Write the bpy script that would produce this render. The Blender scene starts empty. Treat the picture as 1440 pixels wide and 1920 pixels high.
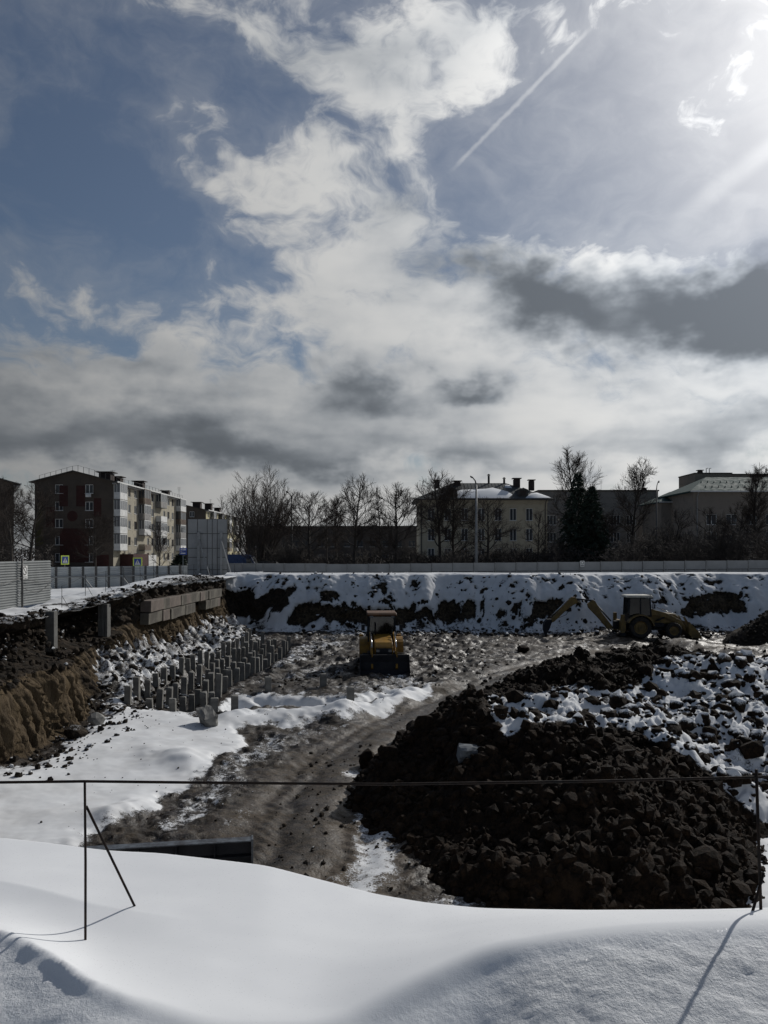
import bpy, bmesh, math, random
import numpy as np
from mathutils import Vector, Matrix, Euler

scene = bpy.context.scene
COL = scene.collection
R = math.radians
# ------------------------------------------------------------------ camera
ZC = 2.6            # eye height above the street level (z = 0)
FPX = 1440.0        # focal length in photo pixels
HOR = 1035.0        # horizon row of the photo
cam_d = bpy.data.cameras.new("camera")
cam = bpy.data.objects.new("camera", cam_d)
COL.objects.link(cam)
cam.location = (0, 0, ZC)
cam.rotation_euler = (R(90), 0, 0)
cam_d.sensor_fit = 'VERTICAL'
cam_d.sensor_height = 36.0
cam_d.sensor_width = 27.0
cam_d.lens = 36.0 * FPX / 1920.0
cam_d.shift_y = (HOR - 960.0) / 1920.0
cam_d.clip_start = 0.05
cam_d.clip_end = 6000
scene.camera = cam

def at(px, py, Y):
    """real-world point that stands Y metres away on the line of sight of a photo pixel"""
    return Vector(((px - 720) / FPX * Y, Y, ZC - (py - HOR) / FPX * Y))

# ------------------------------------------------------------------ light
SUN_AZ, SUN_EL = R(41), R(33)
sd = Vector((math.sin(SUN_AZ) * math.cos(SUN_EL), math.cos(SUN_AZ) * math.cos(SUN_EL), math.sin(SUN_EL)))
sun_d = bpy.data.lights.new("sun", 'SUN')
sun_d.energy = 3.15
sun_d.angle = R(0.55)
sun_d.color = (1.0, 0.965, 0.91)
sun = bpy.data.objects.new("sun", sun_d)
COL.objects.link(sun)
sun.rotation_euler = sd.to_track_quat('Z', 'Y').to_euler()
sun.location = (20, 40, 40)

vs = scene.view_settings
vs.view_transform = 'Standard'
vs.look = 'None'
vs.gamma = 1
vs.exposure = -0.15
vs.use_curve_mapping = False
scene.cycles.max_bounces = 5
scene.cycles.diffuse_bounces = 2
scene.cycles.glossy_bounces = 2
scene.cycles.transmission_bounces = 4
scene.cycles.transparent_max_bounces = 8
scene.cycles.use_denoising = True

# ------------------------------------------------------------------ sky
def build_world():
    w = bpy.data.worlds.new("World")
    scene.world = w
    w.use_nodes = True
    nt = w.node_tree
    nt.nodes.clear()
    N, L = nt.nodes, nt.links

    def put(sock, v):
        if isinstance(v, bpy.types.NodeSocket):
            L.new(v, sock)
        else:
            sock.default_value = v

    def M(op, a, b=0.0, c=None, clamp=False):
        n = N.new('ShaderNodeMath'); n.operation = op; n.use_clamp = clamp
        put(n.inputs[0], a); put(n.inputs[1], b)
        if c is not None: put(n.inputs[2], c)
        return n.outputs[0]

    def V(op, a, b=None, c=None, out=0):
        n = N.new('ShaderNodeVectorMath'); n.operation = op
        put(n.inputs[0], a)
        if b is not None: put(n.inputs[1], b)
        if c is not None: put(n.inputs[2], c)
        return n.outputs['Value'] if out == 'v' else n.outputs[0]

    def XYZ(x, y, z):
        n = N.new('ShaderNodeCombineXYZ')
        put(n.inputs[0], x); put(n.inputs[1], y); put(n.inputs[2], z)
        return n.outputs[0]

    def ST(v, lo, hi, a=0.0, b=1.0, smooth=True):
        n = N.new('ShaderNodeMapRange')
        n.interpolation_type = 'SMOOTHSTEP' if smooth else 'LINEAR'
        n.clamp = True
        put(n.inputs['Value'], v)
        n.inputs['From Min'].default_value = lo; n.inputs['From Max'].default_value = hi
        n.inputs['To Min'].default_value = a; n.inputs['To Max'].default_value = b
        return n.outputs[0]

    def NZ(vec, scale, detail, rough=0.5, lac=2.0, color=False, dist=0.0):
        n = N.new('ShaderNodeTexNoise')
        put(n.inputs['Vector'], vec)
        n.inputs['Scale'].default_value = scale
        n.inputs['Detail'].default_value = detail
        n.inputs['Roughness'].default_value = rough
        n.inputs['Lacunarity'].default_value = lac
        n.inputs['Distortion'].default_value = dist
        return n.outputs['Color'] if color else n.outputs['Fac']

    def MIXC(f, a, b):
        n = N.new('ShaderNodeMix'); n.data_type = 'RGBA'
        put(n.inputs['Factor'], f)
        put(n.inputs['A'], a); put(n.inputs['B'], b)
        return n.outputs['Result']

    tc = N.new('ShaderNodeTexCoord')
    d = V('NORMALIZE', tc.outputs['Generated'])
    sp = N.new('ShaderNodeSeparateXYZ'); L.new(d, sp.inputs[0])
    x, y, z = sp.outputs
    az = M('ARCTAN2', x, y)
    el = M('ARCSINE', z)
    # cloud layer seen in perspective: rays meet a layer overhead
    zz = M('ADD', M('MAXIMUM', z, 0.0), 0.13)
    plane = XYZ(M('DIVIDE', x, zz), M('DIVIDE', y, zz), 0.0)
    # billows: direction space, slightly flattened
    ang = XYZ(az, M('MULTIPLY', el, 1.5), 0.3)
    warp = V('SUBTRACT', NZ(ang, 6.0, 3, 0.55, color=True), (0.5, 0.5, 0.5))
    warp2 = V('SUBTRACT', NZ(ang, 22.0, 3, 0.6, color=True), (0.5, 0.5, 0.5))
    p = XYZ(az, el, 0.0)
    pw = V('MULTIPLY_ADD', warp2, (0.075, 0.060, 0.0), V('MULTIPLY_ADD', warp, (0.20, 0.15, 0.0), p))

    def ae(px, py):
        u = (px - 720) / FPX; v = (HOR - py) / FPX
        a = math.atan(u)
        return a, math.atan(v * math.cos(a))

    def blob(px, py, rx, ry, wgt, rot=0.0, src=None):
        a, e = ae(px, py)
        v = V('SUBTRACT', src or pw, (a, e, 0.0))
        if rot:
            n = N.new('ShaderNodeVectorRotate'); n.rotation_type = 'Z_AXIS'
            L.new(v, n.inputs['Vector']); n.inputs['Angle'].default_value = -R(rot)
            v = n.outputs[0]
        v = V('MULTIPLY', v, (FPX / rx, FPX / ry, 0.0))
        q = V('DOT_PRODUCT', v, v, out='v')
        return M('MULTIPLY', M('POWER', 2.71828, M('MULTIPLY', q, -1.0)), wgt)

    def total(lst):
        s = lst[0]
        for b in lst[1:]:
            s = M('ADD', s, b)
        return s

    n1 = NZ(plane, 1.15, 6, 0.56)
    n2 = NZ(V('MULTIPLY_ADD', warp, (0.25, 0.25, 0.2), ang), 5.5, 8, 0.60)
    n3 = NZ(V('MULTIPLY_ADD', warp, (0.15, 0.15, 0.1), ang), 15.0, 5, 0.6)
    fine = M('ADD', M('MULTIPLY', M('SUBTRACT', n2, 0.5), 2.1), M('MULTIPLY', M('SUBTRACT', n3, 0.5), 1.1))
    fine = M('ADD', fine, M('MULTIPLY', M('SUBTRACT', n1, 0.5), 0.7))

    # where the clouds stand (soft masses) and where the blue opens between them
    cov = total([
        blob(730, 330, 150, 230, 0.44, 10),     # tall central column
        blob(600, 260, 70, 50, 0.30, 10),
        blob(470, 350, 140, 75, 0.50, -20),
        blob(350, 265, 90, 55, 0.40, 0),
        blob(600, 560, 190, 130, 0.40, 0),
        blob(330, 545, 120, 60, 0.46, 0),
        blob(850, 60, 330, 90, 0.40, 8),       # upper veil
        blob(300, 0, 480, 85, 0.42, -4),
        blob(1130, 570, 330, 112, 0.98, -3),    # dark-based cumulus on the right
        blob(985, 480, 110, 80, 0.55, 0),
        blob(1440, 560, 130, 110, 0.62, 0),
        blob(1295, 230, 100, 58, 0.44, 10),
        blob(1330, 40, 260, 110, 0.58, 20),
        blob(1060, 300, 110, 40, 0.20, 10),
        blob(80, 540, 130, 45, 0.42, -12),
        blob(120, 770, 470, 118, 0.72, -5),     # bank low on the left
        blob(720, 790, 900, 120, 0.62, 0),      # low layer
        blob(1200, 800, 500, 110, 0.35, 0),
        blob(190, 330, 270, 230, -0.36, 20),    # blue left
        blob(1080, 270, 190, 130, -0.46, 35),   # blue right
        blob(1270, 395, 210, 75, -0.55, 10),
    ])
    hz = M('ADD', ST(el, R(1), R(18), 0.45, 0.0), ST(el, R(0), R(5), 1.2, 0.0))
    D = M('ADD', M('ADD', M('MULTIPLY', cov, 0.92), M('MULTIPLY', fine, 1.0)), M('ADD', hz, -0.16))
    # forward scattering: cloud is brighter the nearer it lies to the sun
    cs = V('DOT_PRODUCT', d, tuple(sd), out='v')
    angs = M('ARCCOSINE', M('MINIMUM', cs, 0.99999))
    s_near = M('POWER', 2.71828, M('MULTIPLY', M('POWER', M('DIVIDE', angs, R(20.5)), 2.0), -1.0))
    s_wide = M('POWER', 2.71828, M('MULTIPLY', M('POWER', M('DIVIDE', angs, R(66)), 3.0), -1.0))
    thin = M('MULTIPLY', ST(M('ADD', fine, M('MULTIPLY', cov, 0.5)), -0.45, 0.65), 0.26)   # high veil
    thin = M('ADD', M('MULTIPLY', thin, M('SUBTRACT', 1.0, s_near)), M('ADD', M('MULTIPLY', s_near, 0.40), M('MULTIPLY', s_wide, 0.05)))
    alpha = M('MAXIMUM', M('MULTIPLY', ST(D, -0.08, 0.55), M('MULTIPLY_ADD', s_near, -0.42, 1.0)), thin)
    # thickness: soft, larger scale than the edge detail
    soft = M('ADD', M('MULTIPLY', M('SUBTRACT', NZ(ang, 7.0, 3, 0.5), 0.5), 0.9),
             M('MULTIPLY', M('SUBTRACT', NZ(plane, 1.5, 3, 0.5), 0.5), 0.9))
    pl = XYZ(az, M('MULTIPLY', el, 3.2), 1.7)
    soft = M('ADD', soft, M('MULTIPLY', M('SUBTRACT', NZ(pl, 5.0, 4, 0.5), 0.5), 0.8))
    body = total([
        blob(1150, 590, 250, 78, 0.85, -3),
        blob(985, 530, 110, 75, 0.75, 0),
        blob(1430, 575, 130, 85, 0.85, 0),
        blob(690, 745, 110, 55, 0.80, 0),
        blob(880, 725, 68, 32, 0.70, 0),
        blob(200, 800, 420, 70, 0.62, -3),
        blob(640, 850, 700, 35, 0.34, 0),
        blob(1350, 800, 300, 50, 0.32, 0),
        blob(560, 230, 330, 120, 0.14, 0),
        blob(760, 480, 170, 150, 0.24, 0),
        blob(690, 300, 130, 110, 0.22, 0),
        blob(420, 70, 420, 60, 0.22, 0),
    ])
    thick = ST(M('ADD', M('ADD', body, M('MULTIPLY', soft, 1.1)), M('ADD', M('MULTIPLY', D, 0.26), M('MULTIPLY', fine, -0.46))), 0.0, 1.24)
    bright = M('ADD', M('ADD', 0.13, M('MULTIPLY', s_wide, 0.62)), M('MULTIPLY', s_near, 1.9))
    dark = M('ADD', M('ADD', 0.08, M('MULTIPLY', s_wide, 0.085)), M('MULTIPLY', s_near, 0.10))
    lum = M('ADD', bright, M('MULTIPLY', M('SUBTRACT', dark, bright), thick))
    tint = MIXC(thick, (1.0, 1.0, 0.985, 1), (0.90, 1.0, 1.12, 1))
    ccol = V('SCALE', tint)
    ccol.node.inputs['Scale'].default_value = 1.0
    L.new(lum, ccol.node.inputs['Scale'])

    # vapour trail: a straight thin strip across the sky
    def dirpx(px, py):
        return Vector(((px - 720) / FPX, 1.0, (HOR - py) / FPX)).normalized()
    A, B = dirpx(845, 322), dirpx(1112, 48)
    nrm = A.cross(B).normalized()
    mid = (A + B).normalized()
    wob = M('MULTIPLY', M('SUBTRACT', NZ(ang, 60.0, 2, 0.6), 0.5), 0.0035)
    dist = M('ABSOLUTE', M('ADD', V('DOT_PRODUCT', d, tuple(nrm), out='v'), wob))
    half = A.angle(B) / 2
    inr = ST(V('DOT_PRODUCT', d, tuple(mid), out='v'), math.cos(half * 1.05), math.cos(half * 0.75))
    trail = M('MULTIPLY', M('MULTIPLY', ST(dist, 0.0004, 0.0036, 1.0, 0.0), inr), 0.20)

    A2, B2 = dirpx(1235, 440), dirpx(1480, 250)
    nrm2 = A2.cross(B2).normalized(); mid2 = (A2 + B2 * 1.6).normalized()
    d2 = M('ABSOLUTE', V('DOT_PRODUCT', d, tuple(nrm2), out='v'))
    t2 = M('MULTIPLY', ST(d2, 0.001, 0.016, 1.0, 0.0), ST(V('DOT_PRODUCT', d, tuple(mid2), out='v'), math.cos(A2.angle(B2) * 0.62), math.cos(A2.angle(B2) * 0.1)))
    trail = M('ADD', trail, M('MULTIPLY', t2, 0.10))
    sky = N.new('ShaderNodeTexSky')
    sky.sky_type = 'NISHITA'
    sky.sun_disc = False
    sky.sun_elevation = SUN_EL
    sky.sun_rotation = SUN_AZ
    sky.altitude = 250
    sky.air_density = 1.0
    sky.dust_density = 1.0
    sky.ozone_density = 2.2
    bg1 = N.new('ShaderNodeBackground'); L.new(sky.outputs[0], bg1.inputs[0]); bg1.inputs[1].default_value = 0.05
    bg2 = N.new('ShaderNodeBackground'); L.new(ccol, bg2.inputs[0]); bg2.inputs[1].default_value = 1.0
    mx = N.new('ShaderNodeMixShader')
    fac = M('MINIMUM', M('ADD', M('MULTIPLY', alpha, 0.985), trail), 1.0)
    # below the horizon no cloud
    fac = M('MULTIPLY', fac, ST(z, -0.02, 0.0))
    L.new(fac, mx.inputs[0]); L.new(bg1.outputs[0], mx.inputs[1]); L.new(bg2.outputs[0], mx.inputs[2])
    out = N.new('ShaderNodeOutputWorld'); L.new(mx.outputs[0], out.inputs[0])
    w.cycles.sampling_method = 'MANUAL'
    w.cycles.sample_map_resolution = 1024
build_world()

# ------------------------------------------------------------------ helpers
rng = np.random.default_rng(7)

def _hash(ix, iy, iz, seed):
    h = (ix.astype(np.int64) * 374761393 + iy.astype(np.int64) * 668265263 + iz.astype(np.int64) * 2147483647 + seed * 974634777) & 0xFFFFFFFF
    h = ((h ^ (h >> 13)) * 1274126177) & 0xFFFFFFFF
    h = ((h ^ (h >> 16)) * 2246822519) & 0xFFFFFFFF
    return ((h ^ (h >> 15)) & 0xFFFF) / 65535.0

def vnoise(x, y, z=0.0, seed=0):
    """value noise in -1..1"""
    x = np.asarray(x, float); y = np.asarray(y, float); z = np.zeros_like(x) + z
    ix, iy, iz = np.floor(x), np.floor(y), np.floor(z)
    fx, fy, fz = x - ix, y - iy, z - iz
    fx = fx * fx * fx * (fx * (fx * 6 - 15) + 10); fy = fy * fy * fy * (fy * (fy * 6 - 15) + 10); fz = fz * fz * (3 - 2 * fz)
    r = 0
    for a in (0, 1):
        wx = fx if a else 1 - fx
        for b in (0, 1):
            wy = fy if b else 1 - fy
            for c in (0, 1):
                wz = fz if c else 1 - fz
                r = r + wx * wy * wz * _hash(ix + a, iy + b, iz + c, seed)
    return r * 2 - 1

def fbm(x, y, z=0.0, octv=4, gain=0.5, seed=0):
    s, a, f = 0, 1.0, 1.0
    for o in range(octv):
        s = s + a * vnoise(np.asarray(x) * f, np.asarray(y) * f, np.asarray(z) * f, seed + o * 17)
        a *= gain; f *= 2.03
    return s

def sstep(e0, e1, x):
    t = np.clip((np.asarray(x, float) - e0) / (e1 - e0), 0, 1)
    return t * t * (3 - 2 * t)

def sdf(px, py, poly):
    """signed distance to a polygon, positive inside"""
    poly = np.array(poly, float)
    d = np.full(px.shape, 1e9); inside = np.zeros(px.shape, bool)
    n = len(poly)
    for i in range(n):
        ax, ay = poly[i]; bx, by = poly[(i + 1) % n]
        ex, ey = bx - ax, by - ay
        t = np.clip(((px - ax) * ex + (py - ay) * ey) / (ex * ex + ey * ey + 1e-9), 0, 1)
        d = np.minimum(d, np.hypot(px - ax - t * ex, py - ay - t * ey))
        c = ((ay > py) != (by > py)) & (px < (bx - ax) * (py - ay) / ((by - ay) if by != ay else 1e-9) + ax)
        inside ^= c
    return np.where(inside, d, -d)

def tag(o, label=None, cat=None, group=None, kind=None):
    if label: o['label'] = label
    if cat: o['category'] = cat
    if group: o['group'] = group
    if kind: o['kind'] = kind
    return o

def thing(name, label, cat, loc=(0, 0, 0), rotz=0.0, group=None):
    o = bpy.data.objects.new(name, None)
    o.empty_display_size = 0.3
    COL.objects.link(o)
    o.location = loc; o.rotation_euler = (0, 0, rotz)
    return tag(o, label, cat, group)

def link(name, me, mat=None, parent=None, loc=None, rot=None, scale=None):
    o = bpy.data.objects.new(name, me)
    COL.objects.link(o)
    if mat is not None and len(me.materials) == 0: me.materials.append(mat)
    if parent is not None: o.parent = parent
    if loc is not None: o.location = loc
    if rot is not None: o.rotation_euler = rot
    if scale is not None: o.scale = scale
    return o

def copy_tree(o, parent=None):
    c = o.copy(); COL.objects.link(c); c.parent = parent
    for ch in list(o.children): copy_tree(ch, c)
    return c

def npmesh(name, v, f, smooth=False, attrs=None):
    """mesh from numpy arrays; all faces have the same number of corners"""
    v = np.asarray(v, np.float32); f = np.asarray(f, np.int32)
    me = bpy.data.meshes.new(name)
    nf, k = f.shape
    me.vertices.add(len(v)); me.vertices.foreach_set('co', v.ravel())
    me.loops.add(nf * k); me.loops.foreach_set('vertex_index', f.ravel())
    me.polygons.add(nf)
    me.polygons.foreach_set('loop_start', np.arange(0, nf * k, k, dtype=np.int32))
    me.polygons.foreach_set('loop_total', np.full(nf, k, np.int32))
    me.polygons.foreach_set('use_smooth', np.full(nf, smooth, bool))
    for nm, arr in (attrs or {}).items():
        a = me.attributes.new(nm, 'FLOAT', 'POINT')
        a.data.foreach_set('value', np.asarray(arr, np.float32).ravel())
    me.update(calc_edges=True)
    return me

def gridmesh(name, X, Y, Z, smooth=True, attrs=None, flip=False):
    nr, nc = X.shape
    v = np.stack([X, Y, Z], -1).reshape(-1, 3)
    i = np.arange(nr * nc).reshape(nr, nc)
    f = np.stack([i[:-1, :-1], i[:-1, 1:], i[1:, 1:], i[1:, :-1]], -1).reshape(-1, 4)
    if flip: f = f[:, ::-1]
    return npmesh(name, v, f, smooth, attrs)

class MB:
    def __init__(s): s.v = []; s.f = []
    def add(s, pts, faces):
        b = len(s.v); s.v += [tuple(p) for p in pts]; s.f += [tuple(b + i for i in f) for f in faces]; return s
    def poly(s, pts): return s.add(pts, [tuple(range(len(pts)))])
    def box(s, x0, x1, y0, y1, z0, z1):
        return s.add([(x0, y0, z0), (x1, y0, z0), (x1, y1, z0), (x0, y1, z0), (x0, y0, z1), (x1, y0, z1), (x1, y1, z1), (x0, y1, z1)],
                     [(0, 3, 2, 1), (4, 5, 6, 7), (0, 1, 5, 4), (1, 2, 6, 5), (2, 3, 7, 6), (3, 0, 4, 7)])
    def obox(s, c, size, rot=(0, 0, 0)):
        m = Euler(rot).to_matrix(); c = Vector(c); a, b, d = (k / 2 for k in size)
        pts = [c + m @ Vector(p) for p in ((-a, -b, -d), (a, -b, -d), (a, b, -d), (-a, b, -d), (-a, -b, d), (a, -b, d), (a, b, d), (-a, b, d))]
        return s.add(pts, [(0, 3, 2, 1), (4, 5, 6, 7), (0, 1, 5, 4), (1, 2, 6, 5), (2, 3, 7, 6), (3, 0, 4, 7)])
    def beam(s, p0, p1, w, h, up=(0, 0, 1)):
        """rectangular bar between two points"""
        p0, p1 = Vector(p0), Vector(p1); d = (p1 - p0).normalized(); up = Vector(up)
        if abs(d.dot(up)) > 0.98: up = Vector((1, 0, 0))
        a = d.cross(up).normalized() * (w / 2); b = a.cross(d).normalized() * (h / 2)
        pts = [p0 - a - b, p0 + a - b, p0 + a + b, p0 - a + b, p1 - a - b, p1 + a - b, p1 + a + b, p1 - a + b]
        return s.add(pts, [(0, 3, 2, 1), (4, 5, 6, 7), (0, 1, 5, 4), (1, 2, 6, 5), (2, 3, 7, 6), (3, 0, 4, 7)])
    def path(s, pts, rad, n=8, caps=True):
        pts = [Vector(p) for p in pts]
        if not hasattr(rad, '__len__'): rad = [rad] * len(pts)
        base = len(s.v); u = None
        for i, p in enumerate(pts):
            d = (pts[min(i + 1, len(pts) - 1)] - pts[max(i - 1, 0)]).normalized()
            if u is None:
                u = d.orthogonal().normalized()
            else:
                u = (u - d * u.dot(d)).normalized()
            w = d.cross(u)
            for k in range(n):
                t = 2 * math.pi * k / n
                s.v.append(tuple(p + (u * math.cos(t) + w * math.sin(t)) * rad[i]))
        for i in range(len(pts) - 1):
            for k in range(n):
                a = base + i * n + k; b = base + i * n + (k + 1) % n
                s.f.append((a, b, b + n, a + n))
        if caps:
            s.f.append(tuple(base + k for k in reversed(range(n))))
            e = base + (len(pts) - 1) * n
            s.f.append(tuple(e + k for k in range(n)))
        return s
    def tube(s, p0, p1, r0, r1=None, n=8): return s.path([p0, p1], [r0, r0 if r1 is None else r1], n)
    def prism(s, poly, axis, a, b):
        """poly in the two remaining axes (x: y,z / y: x,z / z: x,y), extruded from a to b"""
        def P(q, t):
            if axis == 'x': return (t, q[0], q[1])
            if axis == 'y': return (q[0], t, q[1])
            return (q[0], q[1], t)
        n = len(poly)
        pts = [P(q, a) for q in poly] + [P(q, b) for q in poly]
        fs = [tuple(range(n)), tuple(reversed(range(n, 2 * n)))] + [(i, i + n, (i + 1) % n + n, (i + 1) % n) for i in range(n)]
        return s.add(pts, fs)
    def lathe(s, prof, c, axis='y', n=20):
        """prof: list of (radius, offset along the axis)"""
        base = len(s.v)
        for r, o in prof:
            for k in range(n):
                t = 2 * math.pi * k / n; a, b = r * math.cos(t), r * math.sin(t)
                q = (a, o, b) if axis == 'y' else ((a, b, o) if axis == 'z' else (o, a, b))
                s.v.append((c[0] + q[0], c[1] + q[1], c[2] + q[2]))
        for i in range(len(prof) - 1):
            for k in range(n):
                a = base + i * n + k; b = base + i * n + (k + 1) % n
                s.f.append((a, a + n, b + n, b))
        return s
    def mesh(s, name, smooth=False):
        me = bpy.data.meshes.new(name); me.from_pydata(s.v, [], s.f)
        bm = bmesh.new(); bm.from_mesh(me); bmesh.ops.recalc_face_normals(bm, faces=bm.faces); bm.to_mesh(me); bm.free()
        if smooth: me.polygons.foreach_set('use_smooth', np.ones(len(me.polygons), bool))
        return me
    def build(s, name, mat, parent=None, smooth=False, bevel=0.0, **kw):
        o = link(name, s.mesh(name, smooth), mat, parent, **kw)
        if bevel:
            m = o.modifiers.new('bevel', 'BEVEL'); m.width = bevel; m.segments = 2; m.limit_method = 'ANGLE'; m.angle_limit = R(35)
        return o

ORD = ['', 'first', 'second', 'third', 'fourth', 'fifth', 'sixth', 'seventh', 'eighth', 'ninth', 'tenth', 'eleventh', 'twelfth',
       'thirteenth', 'fourteenth', 'fifteenth', 'sixteenth', 'seventeenth', 'eighteenth', 'nineteenth', 'twentieth',
       'twenty-first', 'twenty-second', 'twenty-third', 'twenty-fourth', 'twenty-fifth']

# ------------------------------------------------------------------ materials
class NT:
    def __init__(s, name):
        s.m = bpy.data.materials.new(name); s.m.use_nodes = True
        s.t = s.m.node_tree; s.N = s.t.nodes; s.L = s.t.links
        s.b = s.N['Principled BSDF']
        s.tc = s.N.new('ShaderNodeTexCoord')
    def put(s, sock, v):
        if isinstance(v, bpy.types.NodeSocket): s.L.new(v, sock)
        else: sock.default_value = v
    def math(s, op, a, b=0.0, c=None, clamp=False):
        n = s.N.new('ShaderNodeMath'); n.operation = op; n.use_clamp = clamp
        s.put(n.inputs[0], a); s.put(n.inputs[1], b)
        if c is not None: s.put(n.inputs[2], c)
        return n.outputs[0]
    def noise(s, scale, detail=5, rough=0.55, vec=None, dist=0.0):
        n = s.N.new('ShaderNodeTexNoise'); s.L.new(vec or s.tc.outputs['Object'], n.inputs['Vector'])
        n.inputs['Scale'].default_value = scale; n.inputs['Detail'].default_value = detail
        n.inputs['Roughness'].default_value = rough; n.inputs['Distortion'].default_value = dist
        return n.outputs['Fac']
    def scaled(s, v):
        n = s.N.new('ShaderNodeVectorMath'); n.operation = 'MULTIPLY'
        s.L.new(s.tc.outputs['Object'], n.inputs[0]); n.inputs[1].default_value = v
        return n.outputs[0]
    def step(s, v, lo, hi, a=0.0, b=1.0):
        n = s.N.new('ShaderNodeMapRange'); n.interpolation_type = 'SMOOTHSTEP'; s.put(n.inputs['Value'], v)
        n.inputs['From Min'].default_value = lo; n.inputs['From Max'].default_value = hi
        n.inputs['To Min'].default_value = a; n.inputs['To Max'].default_value = b
        return n.outputs[0]
    def mix(s, f, a, b):
        n = s.N.new('ShaderNodeMix'); n.data_type = 'RGBA'
        s.put(n.inputs['Factor'], f); s.put(n.inputs['A'], a); s.put(n.inputs['B'], b)
        return n.outputs['Result']
    def attr(s, nm):
        n = s.N.new('ShaderNodeAttribute'); n.attribute_name = nm
        return n.outputs['Fac']
    def bump(s, h, strength=0.5, dist=0.05, normal=None):
        n = s.N.new('ShaderNodeBump'); n.inputs['Strength'].default_value = strength; n.inputs['Distance'].default_value = dist
        s.L.new(h, n.inputs['Height'])
        if normal is not None: s.L.new(normal, n.inputs['Normal'])
        return n.outputs[0]

def c4(c): return (c[0], c[1], c[2], 1.0)

def mat(name, col, rough=0.7, col2=None, scale=3.0, bump=0.0, bscale=None, metal=0.0, dist=0.02, spec=0.4):
    """plain procedural surface: two tones mixed by noise, optional relief"""
    t = NT(name)
    if col2 is None: col2 = tuple(k * 0.72 for k in col)
    f = t.step(t.noise(scale, 6, 0.6), 0.32, 0.68)
    t.put(t.b.inputs['Base Color'], t.mix(f, c4(col), c4(col2)))
    t.put(t.b.inputs['Roughness'], t.step(t.noise(scale * 2.3, 3), 0.3, 0.7, max(rough - 0.1, 0.02), min(rough + 0.1, 1)))
    t.b.inputs['Metallic'].default_value = metal
    t.b.inputs['Specular IOR Level'].default_value = spec
    if bump: t.L.new(t.bump(t.noise(bscale or scale * 6, 6, 0.6), bump, dist), t.b.inputs['Normal'])
    return t.m

def glass_mat(name, col=(0.03, 0.035, 0.04), rough=0.06):
    t = NT(name)
    t.put(t.b.inputs['Base Color'], t.mix(t.noise(0.7, 2), c4(col), c4(tuple(k * 1.6 for k in col))))
    t.b.inputs['Roughness'].default_value = rough
    t.b.inputs['Specular IOR Level'].default_value = 0.6
    return t.m

SNOW = (0.76, 0.775, 0.79)
def snow_mat():
    t = NT('snow')
    n1 = t.noise(1.1, 5, 0.55); n2 = t.noise(30.0, 5, 0.65); n3 = t.noise(220.0, 2, 0.7)
    t.put(t.b.inputs['Base Color'], t.mix(t.step(n1, 0.3, 0.7), c4(SNOW), (0.71, 0.725, 0.745, 1)))
    t.b.inputs['Roughness'].default_value = 0.75
    t.b.inputs['Specular IOR Level'].default_value = 0.25
    g = t.attr('grain')                       # trodden, crumbly snow where 1; wind-packed where 0
    h = t.math('ADD', t.math('MULTIPLY', n2, t.math('MULTIPLY_ADD', g, 1.6, 0.02)), t.math('MULTIPLY', n3, t.math('MULTIPLY_ADD', g, 0.35, 0.045)))
    t.L.new(t.bump(h, 1.0, 0.016), t.b.inputs['Normal'])
    # ice crystals: sparse tiny glossy facets
    v = t.N.new('ShaderNodeTexVoronoi'); v.inputs['Scale'].default_value = 95.0
    t.L.new(t.tc.outputs['Object'], v.inputs['Vector'])
    sp = t.N.new('ShaderNodeSeparateColor'); t.L.new(v.outputs['Color'], sp.inputs[0])
    sparkle = t.math('MULTIPLY', t.math('GREATER_THAN', sp.outputs[0], 0.93), t.math('LESS_THAN', v.outputs['Distance'], 0.3))
    t.put(t.b.inputs['Roughness'], t.math('MULTIPLY_ADD', sparkle, -0.5, 0.75))
    t.put(t.b.inputs['Specular IOR Level'], t.math('MULTIPLY_ADD', sparkle, 0.75, 0.2))
    return t.m

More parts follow.
